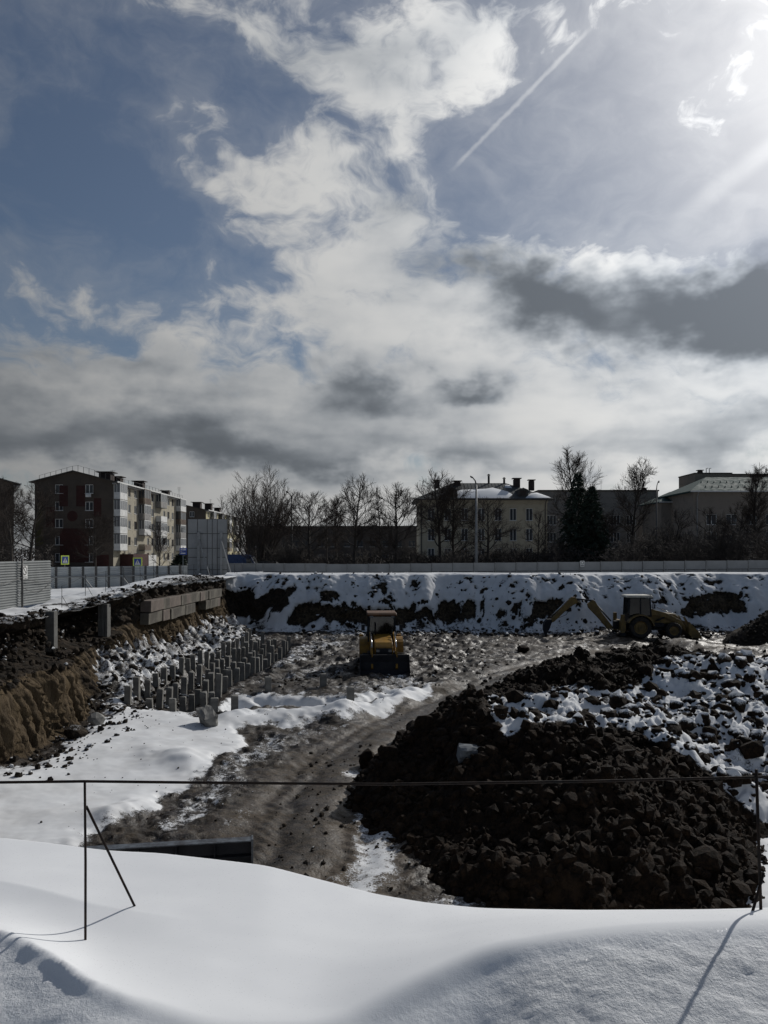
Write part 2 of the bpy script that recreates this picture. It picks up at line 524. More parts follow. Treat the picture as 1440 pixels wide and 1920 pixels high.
def earth_mat(name, dark, light, gravel=(0.20, 0.175, 0.14), snow_amp=0.55, bump=0.7, bdist=0.06, wet=0.0):
    """soil with snow lying where the 'snow' attribute says; 'dry' turns mud into pale trodden gravel"""
    t = NT(name)
    a, b_, c_, e_ = t.noise(0.9, 5, 0.6), t.noise(5.5, 6, 0.65), t.noise(24.0, 4, 0.65), t.noise(2.2, 6, 0.6)
    soil = t.mix(t.step(b_, 0.36, 0.66), c4(dark), c4(light))
    dry = t.math('ADD', t.attr('dry'), t.math('MULTIPLY', t.math('SUBTRACT', b_, 0.5), 1.0))
    soil = t.mix(t.step(dry, 0.25, 0.85), soil, c4(gravel))
    soil = t.mix(t.math('MULTIPLY', t.step(t.noise(42.0, 4, 0.7), 0.54, 0.70), t.step(dry, 0.2, 0.7)), soil, c4((gravel[0] * 1.9, gravel[1] * 1.8, gravel[2] * 1.5)))   # straw and pale grit
    soil = t.mix(t.step(c_, 0.52, 0.74, 0.0, 0.55), soil, c4(tuple(k * 0.35 for k in dark)))
    mask = t.math('ADD', t.attr('snow'), t.math('MULTIPLY', t.math('SUBTRACT', e_, 0.5), snow_amp))
    mask = t.math('ADD', mask, t.math('MULTIPLY', t.math('SUBTRACT', b_, 0.5), snow_amp * 1.0))
    mask = t.math('ADD', mask, t.math('MULTIPLY', t.math('SUBTRACT', c_, 0.5), snow_amp * 0.9))
    f_ = t.noise(75.0, 3, 0.7)
    mask = t.math('ADD', mask, t.math('MULTIPLY', t.math('SUBTRACT', f_, 0.5), snow_amp * 0.8))
    m = t.step(mask, 0.46, 0.58)
    sn = t.mix(t.step(a, 0.3, 0.75), (0.72, 0.735, 0.75, 1), (0.60, 0.605, 0.61, 1))
    t.put(t.b.inputs['Base Color'], t.mix(m, soil, sn))
    wr = t.step(t.math('ADD', a, t.math('MULTIPLY', c_, 0.35)), 0.52, 0.80, 0.86, 0.86 - wet)
    t.put(t.b.inputs['Roughness'], t.math('MAXIMUM', wr, t.math('MULTIPLY', m, 0.7)))
    t.b.inputs['Specular IOR Level'].default_value = 0.12 + wet * 0.5
    rough_h = t.math('ADD', t.math('MULTIPLY', b_, 1.0), t.math('MULTIPLY', c_, 0.45))
    h = t.math('ADD', t.math('MULTIPLY', rough_h, t.math('MULTIPLY_ADD', m, -0.96, 1.0)), t.math('MULTIPLY', m, 0.55))
    t.L.new(t.bump(h, bump, bdist), t.b.inputs['Normal'])
    return t.m

MT = {}
MT['snow'] = snow_mat()
MT['pit'] = earth_mat('pit_soil', (0.014, 0.010, 0.0068), (0.038, 0.027, 0.017), (0.064, 0.046, 0.028), snow_amp=0.72, bump=0.7, bdist=0.06, wet=0.52)
MT['slope'] = earth_mat('slope_soil', (0.016, 0.014, 0.012), (0.050, 0.038, 0.027), (0.11, 0.085, 0.055), snow_amp=0.75, bump=0.8, bdist=0.12)
MT['heap'] = earth_mat('heap_soil', (0.008, 0.0055, 0.0038), (0.029, 0.018, 0.0105), (0.05, 0.036, 0.024), snow_amp=0.5, bump=0.8, bdist=0.07)
def cliff_mat():
    t = NT('cut_earth')
    vv = t.scaled((1.0, 2.2, 0.32))
    a, b_ = t.noise(1.6, 6, 0.62, vec=vv), t.noise(7.0, 6, 0.65, vec=vv)
    c_, e_ = t.noise(3.0, 6, 0.6), t.noise(15.0, 5, 0.65)
    clay = t.mix(t.step(a, 0.36, 0.66), (0.056, 0.041, 0.025, 1), (0.122, 0.090, 0.055, 1))
    clay = t.mix(t.step(b_, 0.50, 0.72, 0, 0.6), clay, (0.030, 0.022, 0.015, 1))
    top = t.mix(t.step(c_, 0.35, 0.65), (0.014, 0.012, 0.010, 1), (0.045, 0.034, 0.024, 1))
    k = t.step(t.math('ADD', t.attr('clay'), t.math('MULTIPLY', t.math('SUBTRACT', a, 0.5), 0.9)), 0.42, 0.60)
    soil = t.mix(k, top, clay)
    mask = t.math('ADD', t.attr('snow'), t.math('MULTIPLY', t.math('SUBTRACT', c_, 0.5), 0.8))
    mask = t.math('ADD', mask, t.math('MULTIPLY', t.math('SUBTRACT', e_, 0.5), 0.9))
    m = t.step(mask, 0.47, 0.57)
    t.put(t.b.inputs['Base Color'], t.mix(m, soil, (0.75, 0.77, 0.79, 1)))
    t.b.inputs['Roughness'].default_value = 0.9
    t.b.inputs['Specular IOR Level'].default_value = 0.15
    t.L.new(t.bump(t.math('ADD', b_, t.math('MULTIPLY', e_, 0.6)), 0.8, 0.10), t.b.inputs['Normal'])
    return t.m
MT['cliff'] = cliff_mat()
MT['concrete'] = mat('concrete', (0.22, 0.215, 0.20), 0.85, (0.14, 0.135, 0.125), 2.5, 0.4, 30)
MT['concrete_old'] = mat('stained_concrete', (0.135, 0.124, 0.10), 0.9, (0.060, 0.053, 0.044), 1.2, 0.5, 18)
MT['pile'] = mat('pile_concrete', (0.20, 0.195, 0.18), 0.85, (0.12, 0.115, 0.105), 3.0, 0.4, 20)
MT['rail'] = mat('painted_rail', (0.012, 0.011, 0.011), 0.75, (0.028, 0.018, 0.013), 14.0, 0.2, 60, spec=0.15)
MT['galv'] = mat('galvanised_sheet', (0.20, 0.21, 0.21), 0.6, (0.16, 0.17, 0.17), 1.3, 0.0, metal=0.15)
MT['fence_grey'] = mat('grey_fence_sheet', (0.26, 0.265, 0.265), 0.6, (0.21, 0.215, 0.215), 0.7)
MT['post_dark'] = mat('dark_steel_post', (0.06, 0.06, 0.06), 0.6, (0.09, 0.085, 0.08), 3)
MT['post_grey'] = mat('grey_steel_post', (0.24, 0.25, 0.25), 0.55, (0.18, 0.18, 0.18), 3)
MT['black_steel'] = mat('black_steel', (0.012, 0.014, 0.018), 0.6, (0.024, 0.024, 0.028), 2.0, 0.2, 20, spec=0.2)
MT['worn_steel'] = mat('worn_steel', (0.17, 0.19, 0.21), 0.45, (0.06, 0.06, 0.065), 5.0, 0.2, 30, metal=0.5)
MT['bark'] = mat('bark', (0.045, 0.037, 0.031), 0.95, (0.028, 0.024, 0.021), 4.0)
MT['twig'] = mat('twigs', (0.050, 0.040, 0.034), 0.95, (0.034, 0.028, 0.025), 1.0, spec=0.1)
MT['twig_pale'] = mat('pale_twigs', (0.105, 0.088, 0.076), 0.95, (0.075, 0.062, 0.054), 1.0, spec=0.1)
MT['galv_light'] = mat('pale_galvanised_sheet', (0.46, 0.48, 0.48), 0.55, (0.38, 0.40, 0.40), 1.3)
MT['thicket'] = mat('thicket_twigs', (0.048, 0.040, 0.034), 0.95, (0.030, 0.025, 0.022), 0.6)
MT['spruce'] = mat('spruce_needles', (0.016, 0.028, 0.018), 0.8, (0.028, 0.042, 0.026), 2.0)
MT['glass'] = glass_mat('window_glass')
MT['glass_pale'] = glass_mat('pale_glass', (0.10, 0.105, 0.11), 0.12)
MT['white_frame'] = mat('white_window_frame', (0.70, 0.70, 0.68), 0.5, (0.60, 0.60, 0.58), 2)
MT['yellow'] = mat('yellow_paint', (0.30, 0.155, 0.012), 0.5, (0.18, 0.092, 0.010), 3.0, 0.1, 20)
MT['old_yellow'] = mat('faded_yellow_paint', (0.20, 0.13, 0.038), 0.65, (0.11, 0.074, 0.028), 2.5, 0.1, 20)
MT['tyre'] = mat('tyre_rubber', (0.018, 0.018, 0.018), 0.9, (0.045, 0.038, 0.03), 6.0, 0.3, 30)
MT['chrome'] = mat('piston_steel', (0.55, 0.56, 0.58), 0.2, (0.40, 0.41, 0.42), 5.0, metal=0.9)

# ------------------------------------------------------------------ terrain
FLOOR = -3.4

def interp(x, xs, ys):
    """smooth (pchip-like) interpolation through design points"""
    x = np.asarray(x, float)
    return np.interp(x, xs, ys)

def smooth_interp(xs, ys, lo, hi, width):
    """tabulate a smoothed profile"""
    g = np.linspace(lo, hi, 800); v = np.interp(g, xs, ys)
    k = max(3, int(width / (hi - lo) * 800)); ker = np.hanning(k + 2)[1:-1]; ker /= ker.sum()
    vp = np.pad(v, (k, k), mode='edge'); vv = np.convolve(vp, ker, mode='same')[k:-k]
    return lambda x: np.interp(x, g, vv)

def build_ground():
    mb = MB(); z = -0.45
    for x0, x1, y0, y1 in ((-3000, 3000, 79, 4000), (-3000, -85, -1500, 79), (85, 3000, -1500, 79), (-85, 85, -1500, -5)):
        mb.poly([(x0, y0, z), (x1, y0, z), (x1, y1, z), (x0, y1, z)])
    t = NT('snowy_ground')
    m = t.step(t.noise(0.06, 6, 0.6), 0.36, 0.54)
    t.put(t.b.inputs['Base Color'], t.mix(m, (0.16, 0.15, 0.14, 1), (0.66, 0.67, 0.68, 1)))
    t.b.inputs['Roughness'].default_value = 0.85
    tag(mb.build('ground', t.m), kind='structure')

def fore_height(X, Y):
    """snow bank the photographer stands at: crest near the viewer, flat strip with the railing, then the pit edge"""
    Yc_ = np.maximum(Y, 0.8)
    px = np.clip(720 + FPX * X / Yc_, -700, 2200)
    yc = smooth_interp([-700, 0, 90, 180, 400, 600, 780, 900, 1100, 1440, 2200], [4.85, 4.78, 4.55, 4.25, 4.0, 4.02, 4.38, 4.60, 4.66, 4.70, 4.7], -700, 2200, 150)(px)
    dc = smooth_interp([-700, 0, 180, 400, 600, 900, 1200, 1440, 2200], [2.30, 2.33, 2.37, 2.43, 2.46, 2.35, 2.27, 2.25, 2.25], -700, 2200, 300)(px)
    ysil = smooth_interp([-700, 0, 300, 480, 640, 900, 1200, 1440, 2200], [6.8, 6.7, 6.6, 6.4, 6.25, 5.9, 5.5, 5.2, 5.1], -700, 2200, 200)(px)
    pysil = smooth_interp([-700, 0, 120, 200, 300, 420, 500, 600, 700, 800, 900, 1100, 1300, 1440, 2200], [1560, 1569, 1582, 1592, 1598, 1613, 1624, 1652, 1678, 1695, 1704, 1707, 1706, 1702, 1690], -700, 2200, 90)(px)
    dsil = (pysil - HOR) / FPX * ysil
    t = np.clip((Y - yc) / np.maximum(ysil - yc, 0.2), 0, 1)
    mid = dc + (dsil - dc) * (t ** 1.25)
    # shallow hollow between the two crests
    mid = mid + 0.05 * np.sin(np.pi * t) * sstep(1100, 500, px) + 0.06 * np.sin(np.pi * np.clip(t * 2, 0, 1)) * sstep(420, 150, px)
    near = np.clip(yc - Y, 0, 10)
    # towards the viewer the drift falls into the trodden path
    steep = smooth_interp([-700, 0, 200, 420, 560, 700, 860, 1000, 1200, 2200], [0.24, 0.26, 0.22, 0.22, 0.36, 0.62, 0.62, 0.34, 0.27, 0.27], -700, 2200, 160)(px)
    fall = near * steep * sstep(0, 0.18, near)
    fall = np.minimum(fall, 0.55 + 0.06 * near)
    back = sstep(1.9, 0.3, Y) * 0.9
    far = np.clip(Y - ysil, 0, 30)
    drop = mid + fall - back + 0.44 * far + far ** 2 * 0.5
    drop = np.where(Y > ysil, np.minimum(drop, dsil + far * 1.25), drop)
    drop = np.minimum(drop, 6.4)
    return ZC - drop, near

def build_snow_bank():
    ys = np.concatenate([np.linspace(-5, 2.6, 24), np.linspace(2.62, 6.9, 270), np.linspace(6.95, 11.5, 60)])
    u = np.linspace(-1, 1, 340)
    xs = np.where(np.abs(u) < 0.8, u / 0.8 * 4.2, np.sign(u) * (4.2 + (np.abs(u) - 0.8) / 0.2 * 20))
    X, Y = np.meshgrid(xs, ys)
    Z, near = fore_height(X, Y)
    lumps = fbm(X * 0.8, Y * 1.1, 0, 2, 0.4, 3) * 0.014 + fbm(X * 0.35, Y * 0.5, 0, 2, 0.5, 9) * 0.025
    g = sstep(0.03, 0.3, near)
    px = 720 + FPX * X / np.maximum(Y, 0.8)
    g = g * (0.25 + 0.75 * sstep(860, 1010, px)) + 0.3 * sstep(0.05, 0.2, near) * sstep(300, 0, px)
    grain = np.clip(g, 0, 1)
    Z = Z + lumps * (0.5 + 0.5 * g) + grain * (fbm(X * 7, Y * 11, 0, 4, 0.6, 5) * 0.010)
    # crumbled rim of the trodden path on the left
    rim = sstep(0.0, 0.03, near) * np.exp(-((near - 0.06) / 0.07) ** 2) * sstep(330, 120, px)
    Z = Z + rim * (0.012 + 0.008 * fbm(X * 13, Y * 13, 0, 3, 0.6, 8))
    # wind ripples
    Z = Z + 0.0008 * np.sin((Y * 16 + X * 2.5 + fbm(X, Y, 0, 2, 0.5, 6) * 3)) * (1 - grain)
    me = gridmesh('snow_bank', X, Y, Z, True, {'grain': grain})
    tag(link('snow_bank', me, MT['snow']), kind='structure')

# ---- the pit: floor, haul road, trenches and the far slope are one height field
def toe_line(x):
    return 57.2 + 0.9 * fbm(x * 0.16, x * 0 + 3.1, 0, 3, 0.5, 21) + 0.25 * fbm(x * 0.9, x * 0 + 1.7, 0, 2, 0.5, 22)

ROAD = [(470, 1700), (560, 1600), (600, 1500), (640, 1430), (720, 1375), (850, 1310), (1000, 1255), (1150, 1225), (1400, 1205)]
SNOWS = [  # (polygon in photo pixels of the pit floor, coverage)
    ([(-200, 1640), (-200, 1470), (60, 1440), (130, 1392), (175, 1352), (225, 1322), (330, 1336), (430, 1338), (560, 1333), (700, 1322), (765, 1298), (835, 1290), (800, 1312), (720, 1336), (640, 1350), (520, 1357), (455, 1372), (445, 1400), (405, 1428), (385, 1450), (335, 1478), (290, 1520), (225, 1552), (120, 1590)], 1.0),
    ([(400, 1325), (430, 1300), (560, 1296), (640, 1305), (720, 1290), (790, 1286), (760, 1312), (660, 1322), (520, 1330)], 0.95),
    ([(690, 1382), (770, 1352), (870, 1322), (868, 1332), (780, 1366), (700, 1392)], 0.50),
    ([(655, 1545), (648, 1440), (690, 1410), (740, 1392), (735, 1420), (690, 1470), (690, 1540)], 0.52),
    ([(1290, 1720), (1330, 1660), (1400, 1610), (1500, 1560), (1560, 1500), (1700, 1560), (1700, 1760)], 0.95),
    ([(1330, 1560), (1380, 1490), (1500, 1400), (1700, 1380), (1700, 1620), (1440, 1620)], 0.95),
    ([(500, 1232), (560, 1205), (650, 1196), (690, 1204), (600, 1222), (560, 1250), (500, 1262)], 0.50),
    ([(430, 1290), (470, 1262), (600, 1240), (680, 1262), (640, 1276), (520, 1290)], 0.40),
    ([(560, 1285), (760, 1262), (840, 1283), (800, 1296), (640, 1300)], 0.47),
    ([(180, 1330), (230, 1290), (330, 1245), (420, 1200), (470, 1185), (520, 1192), (440, 1225), (360, 1268), (280, 1318), (220, 1340)], 0.56),
    ([(1050, 1206), (1500, 1196), (1500, 1212), (1050, 1216)], 0.40),
    ([(1250, 1260), (1500, 1225), (1700, 1240), (1700, 1300), (1430, 1330)], 0.8),
    ([(540, 1192), (900, 1172), (1500, 1158), (1500, 1185), (900, 1192), (560, 1202)], 0.55),
    ([(280, 1570), (330, 1490), (385, 1450), (440, 1405), (470, 1370), (560, 1352), (640, 1352), (700, 1338), (650, 1368), (560, 1388), (490, 1430), (440, 1480), (385, 1540), (330, 1590)], 0.47),
    ([(700, 1690), (820, 1660), (900, 1680), (940, 1720), (760, 1720)], 0.5),
]
SCARPS = [  # bare earth on the far slope
    [(538, 1168), (552, 1142), (585, 1132), (640, 1138), (700, 1142), (740, 1140), (800, 1138), (812, 1150), (790, 1162), (740, 1176), (690, 1172), (640, 1166), (600, 1160), (570, 1174)],
    [(800, 1160), (815, 1136), (838, 1124), (856, 1134), (858, 1158), (830, 1168)],
    [(860, 1162), (864, 1136), (884, 1126), (896, 1136), (892, 1160), (876, 1168)],
    [(995, 1160), (1002, 1132), (1030, 1122), (1062, 1124), (1064, 1144), (1030, 1162)],
    [(1265, 1154), (1290, 1126), (1330, 1112), (1372, 1108), (1398, 1122), (1402, 1144), (1380, 1148), (1340, 1150), (1300, 1156)],
    [(1300, 1094), (1330, 1088), (1352, 1090), (1338, 1095)],
    [(696, 1104), (720, 1092), (732, 1090), (730, 1106), (712, 1110)],
    [(572, 1104), (590, 1098), (606, 1102), (596, 1108)],
    [(600, 1112), (622, 1106), (630, 1116), (612, 1122)],
    [(925, 1152), (960, 1140), (980, 1130), (972, 1150), (940, 1164)],
    [(1200, 1092), (1215, 1088), (1228, 1093), (1212, 1098)],
    [(1235, 1130), (1246, 1122), (1254, 1130), (1244, 1136)],
    [(405, 1108), (470, 1103), (480, 1125), (500, 1104), (553, 1102), (540, 1130), (520, 1150), (505, 1142), (480, 1160), (450, 1158), (415, 1172), (400, 1160)],
    [(560, 1134), (590, 1128), (580, 1140)],
]
def road_field(px, py):
    d = np.full(px.shape, 1e9)
    for i in range(len(ROAD) - 1):
        (ax, ay), (bx, by) = ROAD[i], ROAD[i + 1]
        # measured on the floor in metres
        aY, bY = 6 * FPX / (ay - HOR), 6 * FPX / (by - HOR)
        aX, bX = (ax - 720) / FPX * aY, (bx - 720) / FPX * bY
        Yp = 6 * FPX / (py - HOR); Xp = (px - 720) / FPX * Yp
        ex, ey = bX - aX, bY - aY
        t = np.clip(((Xp - aX) * ex + (Yp - aY) * ey) / (ex * ex + ey * ey), 0, 1)
        s = np.sign((Xp - aX) * ey - (Yp - aY) * ex)
        q = np.hypot(Xp - aX - t * ex, Yp - aY - t * ey) * s
        d = np.where(np.abs(q) < np.abs(d), q, d)
    return d

def pit_height(X, Y):
    """returns height, snow cover, dryness"""
    pyf = HOR + 6 * FPX / np.maximum(Y, 7); pxf = 720 + FPX * X / np.maximum(Y, 7)
    w1 = fbm(X * 0.9, Y * 0.9, 0, 3, 0.55, 31); w2 = fbm(X * 0.9 + 40, Y * 0.9, 0, 3, 0.55, 33)
    sc = 320 / np.maximum(Y, 7)
    jx, jy = pxf + w1 * sc * 1.2, pyf + w2 * sc * 0.45
    Z = np.full(X.shape, FLOOR) + 0.07 * fbm(X * 0.35, Y * 0.35, 0, 3, 0.5, 35)
    snow = np.zeros(X.shape); dry = np.full(X.shape, 0.30)
    for poly, cv in SNOWS:
        q = sdf(jx, jy * 1.0, poly)
        soft = np.maximum(620 / np.maximum(Y, 8), 8)
        snow = np.maximum(snow, cv * sstep(-soft * 0.55, soft * 0.7, q))
    rd = road_field(pxf, np.maximum(pyf, HOR + 60))
    on = sstep(2.6, 1.3, np.abs(rd + 0.5 * w1)) * sstep(55, 48, Y)
    dry = dry + 0.28 * on + 0.18 * sstep(40, 50, Y) * sstep(700, 900, pxf)
    verge = sstep(0.2, 1.0, rd * 1.0 + 0.5 * w1) * on
    dry = dry + 0.34 * verge - 0.22 * np.exp(-((rd + 0.2) / 0.7) ** 2) * on
    snow = np.maximum(snow, 0.33 * sstep(0.6, 1.6, np.abs(rd)) * on * sstep(22, 17, Y) + 0.30 * verge)
    # wheel ruts of the haul road
    for off in (-1.25, -0.65, 0.75, 1.3):
        Z = Z - 0.10 * np.exp(-((rd - off + 0.12 * w1) / 0.25) ** 2) * on
    lug = np.sin(rd * 3 + (X + Y) * 15)
    Z = Z + 0.012 * lug * np.exp(-((np.abs(rd) - 1.0) / 0.4) ** 2) * on
    rough = (1 - 0.75 * on) * (1 - 0.85 * sstep(0.5, 0.95, snow))
    churn = sstep(1300, 1255, pyf) * sstep(420, 520, pxf) * sstep(980, 800, pxf)
    Z = Z + rough * (0.08 + 0.06 * churn) * fbm(X * 1.6, Y * 1.6, 0, 5, 0.6, 37)
    Z = Z + (1 - on) * (1 - 0.95 * sstep(0.4, 0.8, snow)) * 0.03 * fbm(X * 6, Y * 6, 0, 3, 0.6, 38)
    dry = dry - 0.7 * churn
    # pile trench on the left and the snow-filled trench in front of it
    tr = sdf(pxf, pyf, [(215, 1322), (300, 1275), (400, 1228), (480, 1198), (550, 1200), (540, 1235), (470, 1268), (405, 1305), (395, 1340), (330, 1336)])
    Z = Z - 0.40 * sstep(-3, 14, tr)
    dry = dry - 0.35 * sstep(-3, 10, tr)
    snow = snow * (1 - 0.35 * sstep(0, 12, tr))
    tr2 = sdf(jx, jy, [(395, 1332), (430, 1304), (560, 1300), (650, 1308), (730, 1292), (770, 1298), (690, 1318), (540, 1326)])
    Z = Z - 0.55 * sstep(-1, 9, tr2)
    # snow ridge pushed up along the road
    for a, b in (((430, 1345), (640, 1342)), ((640, 1342), (760, 1312)), ((760, 1312), (835, 1288)), ((290, 1425), (345, 1432)), ((215, 1540), (250, 1520))):
        ax, ay = a; bx, by = b
        ex, ey = bx - ax, by - ay
        t = np.clip(((pxf - ax) * ex + (pyf - ay) * ey) / (ex * ex + ey * ey), 0, 1)
        dd = np.hypot((pxf - ax - t * ex), (pyf - ay - t * ey) * 2.0) * Y / FPX
        Z = Z + 0.20 * np.exp(-(dd / 0.45) ** 2) * (1 + 0.5 * w2)
    Z = Z + 0.10 * sstep(0.5, 1.0, snow)
    # slope of rubble at the foot of the left wall
    tal = np.clip((-9.3 - X + 0.6 * w1) / 2.6, 0, 1.3) * sstep(29, 34, Y)
    Z = Z + tal * 1.35 + tal * 0.25 * fbm(X * 2.2, Y * 2.2, 0, 4, 0.6, 41)
    snow = np.maximum(snow, 0.52 * sstep(0.1, 0.5, tal))
    # rise towards the right-hand edge of the pit
    Z = Z + 1.3 * sstep(8.5, 15, X) * sstep(26, 18, Y) + 0.25 * fbm(X * 0.3, Y * 0.3, 0, 3, 0.5, 44) * sstep(9, 16, X)
    # far slope
    toe = toe_line(X); run = 3.3 + 0.4 * fbm(X * 0.2, X * 0 + 9, 0, 2, 0.5, 45)
    q = (Y - toe) / run
    prof = np.interp(q, [0, 0.16, 0.28, 0.40, 0.62, 0.86, 1.0, 1.25, 3.6, 6], [0, 0.35, 0.85, 2.0, 3.05, 3.85, 4.22, 4.36, 3.6, 2.95])
    up = sstep(0, 0.05, q)
    lump = 0.12 * fbm(X * 0.8, Y * 0.8, 0, 4, 0.55, 47) + 0.07 * fbm(X * 2.5, Y * 2.5, 0, 3, 0.55, 48)
    body = sstep(0.02, 0.2, q) * sstep(1.2, 0.85, q)
    Z = Z * (1 - up) + up * (FLOOR + prof + lump * body)
    # snow cover of the slope measured where it is seen
    py2 = HOR + (ZC - Z) * FPX / Y
    s_sl = np.full(X.shape, 0.93)
    s_sl = s_sl - 0.30 * sstep(0.4, 0.05, q) - 0.34 * np.clip(fbm(X * 0.75, Y * 1.3, 0, 4, 0.6, 51) - 0.12, 0, 1) * body
    ero = np.zeros(X.shape)
    k1 = fbm(X * 2.2, Y * 2.6, Z * 0.5, 4, 0.62, 52); k2 = fbm(X * 2.2 + 30, Y * 2.6, 0, 4, 0.62, 53)
    speck = fbm(X * 1.3, Y * 2.2, 0, 4, 0.66, 54)
    ero = 0.75 * sstep(0.74, 0.95, speck) * body
    for poly in SCARPS:
        e = sstep(-6.0, 5.0, sdf(pxf + w1 * 5, py2 + w2 * 2.5, poly) + 4.5 * k1 + 1.0 * k2 - 1.5)
        ero = np.maximum(ero, e)
    s_sl = s_sl * (1 - ero)
    snow = snow * (1 - up) + up * s_sl
    left_dark = sstep(-6.2, -7.5, X) * up
    dry = dry * (1 - up) + up * (0.42 * ero * (1 - left_dark) + 0.05)
    return Z, snow, dry, ero * up, up

def build_pit():
    ys = [9.0]
    while ys[-1] < 55: ys.append(ys[-1] + max(0.03, ys[-1] * 0.0027))
    while ys[-1] < 63.5: ys.append(ys[-1] + 0.06)
    while ys[-1] < 80: ys.append(ys[-1] + 0.7)
    ys = np.array(ys)
    u = np.linspace(0, 1, 440)
    xl = np.full(len(ys), -12.6); xl = np.minimum(xl, -12.6)
    xr = np.maximum(ys * 0.58 + 3.0, 14.0)
    X = xl[:, None] + (xr - xl)[:, None] * u[None, :]
    Y = np.repeat(ys[:, None], len(u), 1)
    Z, snow, dry, ero, up = pit_height(X, Y)
    # bare scarps are undercut a little: push them back into the slope
    Y2 = Y + ero * (0.35 + 0.2 * fbm(X * 1.5, Z * 1.5, 0, 3, 0.6, 55))
    me = gridmesh('pit_floor', X, Y2, Z, True, {'snow': snow, 'dry': dry})
    me.materials.append(MT['pit']); me.materials.append(MT['slope'])
    upf = up[:-1, :-1].ravel() > 0.5
    me.polygons.foreach_set('material_index', upf.astype(np.int32))
    tag(link('pit_floor', me), kind='structure')
    # ground that closes the pit on the right, out of the picture
    ys2 = np.linspace(9, 80, 60); Xr = np.maximum(ys2 * 0.58 + 3.0, 14.0)
    s = np.linspace(0, 1, 30)
    XX = Xr[:, None] + (88 - Xr)[:, None] * s[None, :]; YY = np.repeat(ys2[:, None], 30, 1)
    z0, sn0, dr0, _, _ = pit_height(Xr, ys2)
    k = sstep(0.0, 0.25, s)[None, :]
    ZZ = z0[:, None] * (1 - k) + k * (0.3 + 0.2 * fbm(XX * 0.2, YY * 0.2, 0, 3, 0.5, 57))
    me = gridmesh('side_ground', XX, YY, ZZ, True, {'snow': np.full(XX.shape, 0.9), 'dry': np.zeros(XX.shape)})
    tag(link('side_ground', me, MT['slope']), kind='structure')

# ---- cut wall along the left side
def wall_top(y):
    return np.interp(y, [8, 22, 29, 33, 37, 41, 46, 52, 57, 60], [0.55, 0.55, 0.32, 0.20, 0.72, 0.95, 0.90, 0.78, 0.72, 0.75])

def wall_edge(y):
    """x of the lip"""
    return np.interp(y, [8, 22, 27, 29.5, 31.5, 33.5, 36, 40, 54, 60], [-11.8, -12.0, -12.25, -12.75, -13.4, -13.2, -12.4, -12.1, -11.9, -11.9])

def wall_profile(y, t):
    """x and z for the cut wall; t = 0 foot, 1 lip"""
    top = wall_top(y) - 0.05
    z = FLOOR - 0.4 + (top - FLOOR + 0.4) * t
    lip = wall_edge(y)
    near = sstep(29.2, 27.6, y)               # near block of clay with vertical scrape marks
    # near block: foot at -10.6, ledge at about 55 % height, dark undercut above
    xn = np.interp(t, [0, 0.10, 0.50, 0.58, 0.64, 0.86, 0.94, 1.0], [-10.0, -10.45, -10.75, -11.05, -11.5, -12.35, -12.15, -11.95])
    xm = np.interp(t, [0, 0.15, 0.45, 0.60, 0.70, 0.88, 0.95, 1.0], [-10.6, -11.4, -12.2, -12.5, -13.3, -13.9, -13.3, -12.9])
    xf = np.interp(t, [0, 0.2, 0.35, 0.62, 0.72, 0.90, 1.0], [-10.6, -11.2, -11.5, -12.0, -12.15, -12.1, -12.0])
    m = sstep(34.5, 37.5, y)
    x = xn * near + (1 - near) * (xm * (1 - m) + xf * m)
    shift = lip + np.where(y < 28.4, 11.95, np.where(y < 36, 12.95, 12.05)) * 1.0
    x = x + shift * sstep(0.55, 1.0, t) * 0.6
    return x, z, near, m

def build_wall():
    ys = np.linspace(9, 58.5, 700); ts = np.linspace(0, 1, 90)
    Y, T = np.meshgrid(ys, ts)
    X, Z, near, m = wall_profile(Y, T)
    face = sstep(0.02, 0.12, T) * sstep(1.0, 0.93, T)
    clayband = np.where(m > 0.5, sstep(0.20, 0.26, T) * sstep(0.70, 0.60, T), sstep(0.06, 0.14, T) * sstep(0.62, 0.55, T))
    clay = clayband * (0.95 * near + (1 - near) * (0.55 * (1 - m) + 0.95 * m))
    # bucket-tooth scrapes run steeply down the face, broken by slumped lumps
    lean = Y + 0.18 * Z + 0.15 * fbm(Y * 0.4, Z * 0.4, 0, 2, 0.5, 60)
    scrape = np.abs(fbm(lean * 2.4, Z * 0.16, 0, 3, 0.6, 61)) ** 0.8
    scrape = -0.42 * scrape - 0.14 * np.abs(fbm(lean * 8.0, Z * 0.5, 0, 2, 0.6, 62))
    lumpy = fbm(Y * 0.7, Z * 0.8, 0, 5, 0.58, 63)
    X = X + face * (scrape * (0.35 + 0.65 * clay) + (0.28 - 0.20 * clay) * lumpy + (0.06 - 0.04 * clay) * fbm(Y * 5, Z * 5, 0, 3, 0.6, 67) + 0.16 * (1 - clay) * fbm(Y * 2.2, Z * 2.4, X * 0.8, 4, 0.62, 68))
    # caves under the lip
    for cy, w in ((25.4, 1.3), (28.4, 1.5), (34.6, 1.7)):
        X = X - 1.3 * np.exp(-((Y - cy) / w) ** 2) * sstep(0.60, 0.68, T) * sstep(0.92, 0.80, T)
    Z = Z + sstep(0.9, 1.0, T) * 0.10 * fbm(Y * 1.6, Y * 0, 0, 4, 0.6, 64)
    # snow on ledges and ragged along the lip
    snow = 0.62 * sstep(0.95, 1.0, T) + 0.30 * sstep(0.16, 0.02, T) * (1 - near)
    snow = snow + 0.36 * (1 - near) * (1 - m) * sstep(0.62, 0.3, T) * (1 - 0.6 * clay)
    snow = snow + 0.30 * m * sstep(0.66, 0.80, T)
    me = gridmesh('excavation_wall', X, Y, Z, True, {'snow': snow, 'clay': clay}, flip=True)
    tag(link('excavation_wall', me, MT['cliff']), kind='structure')

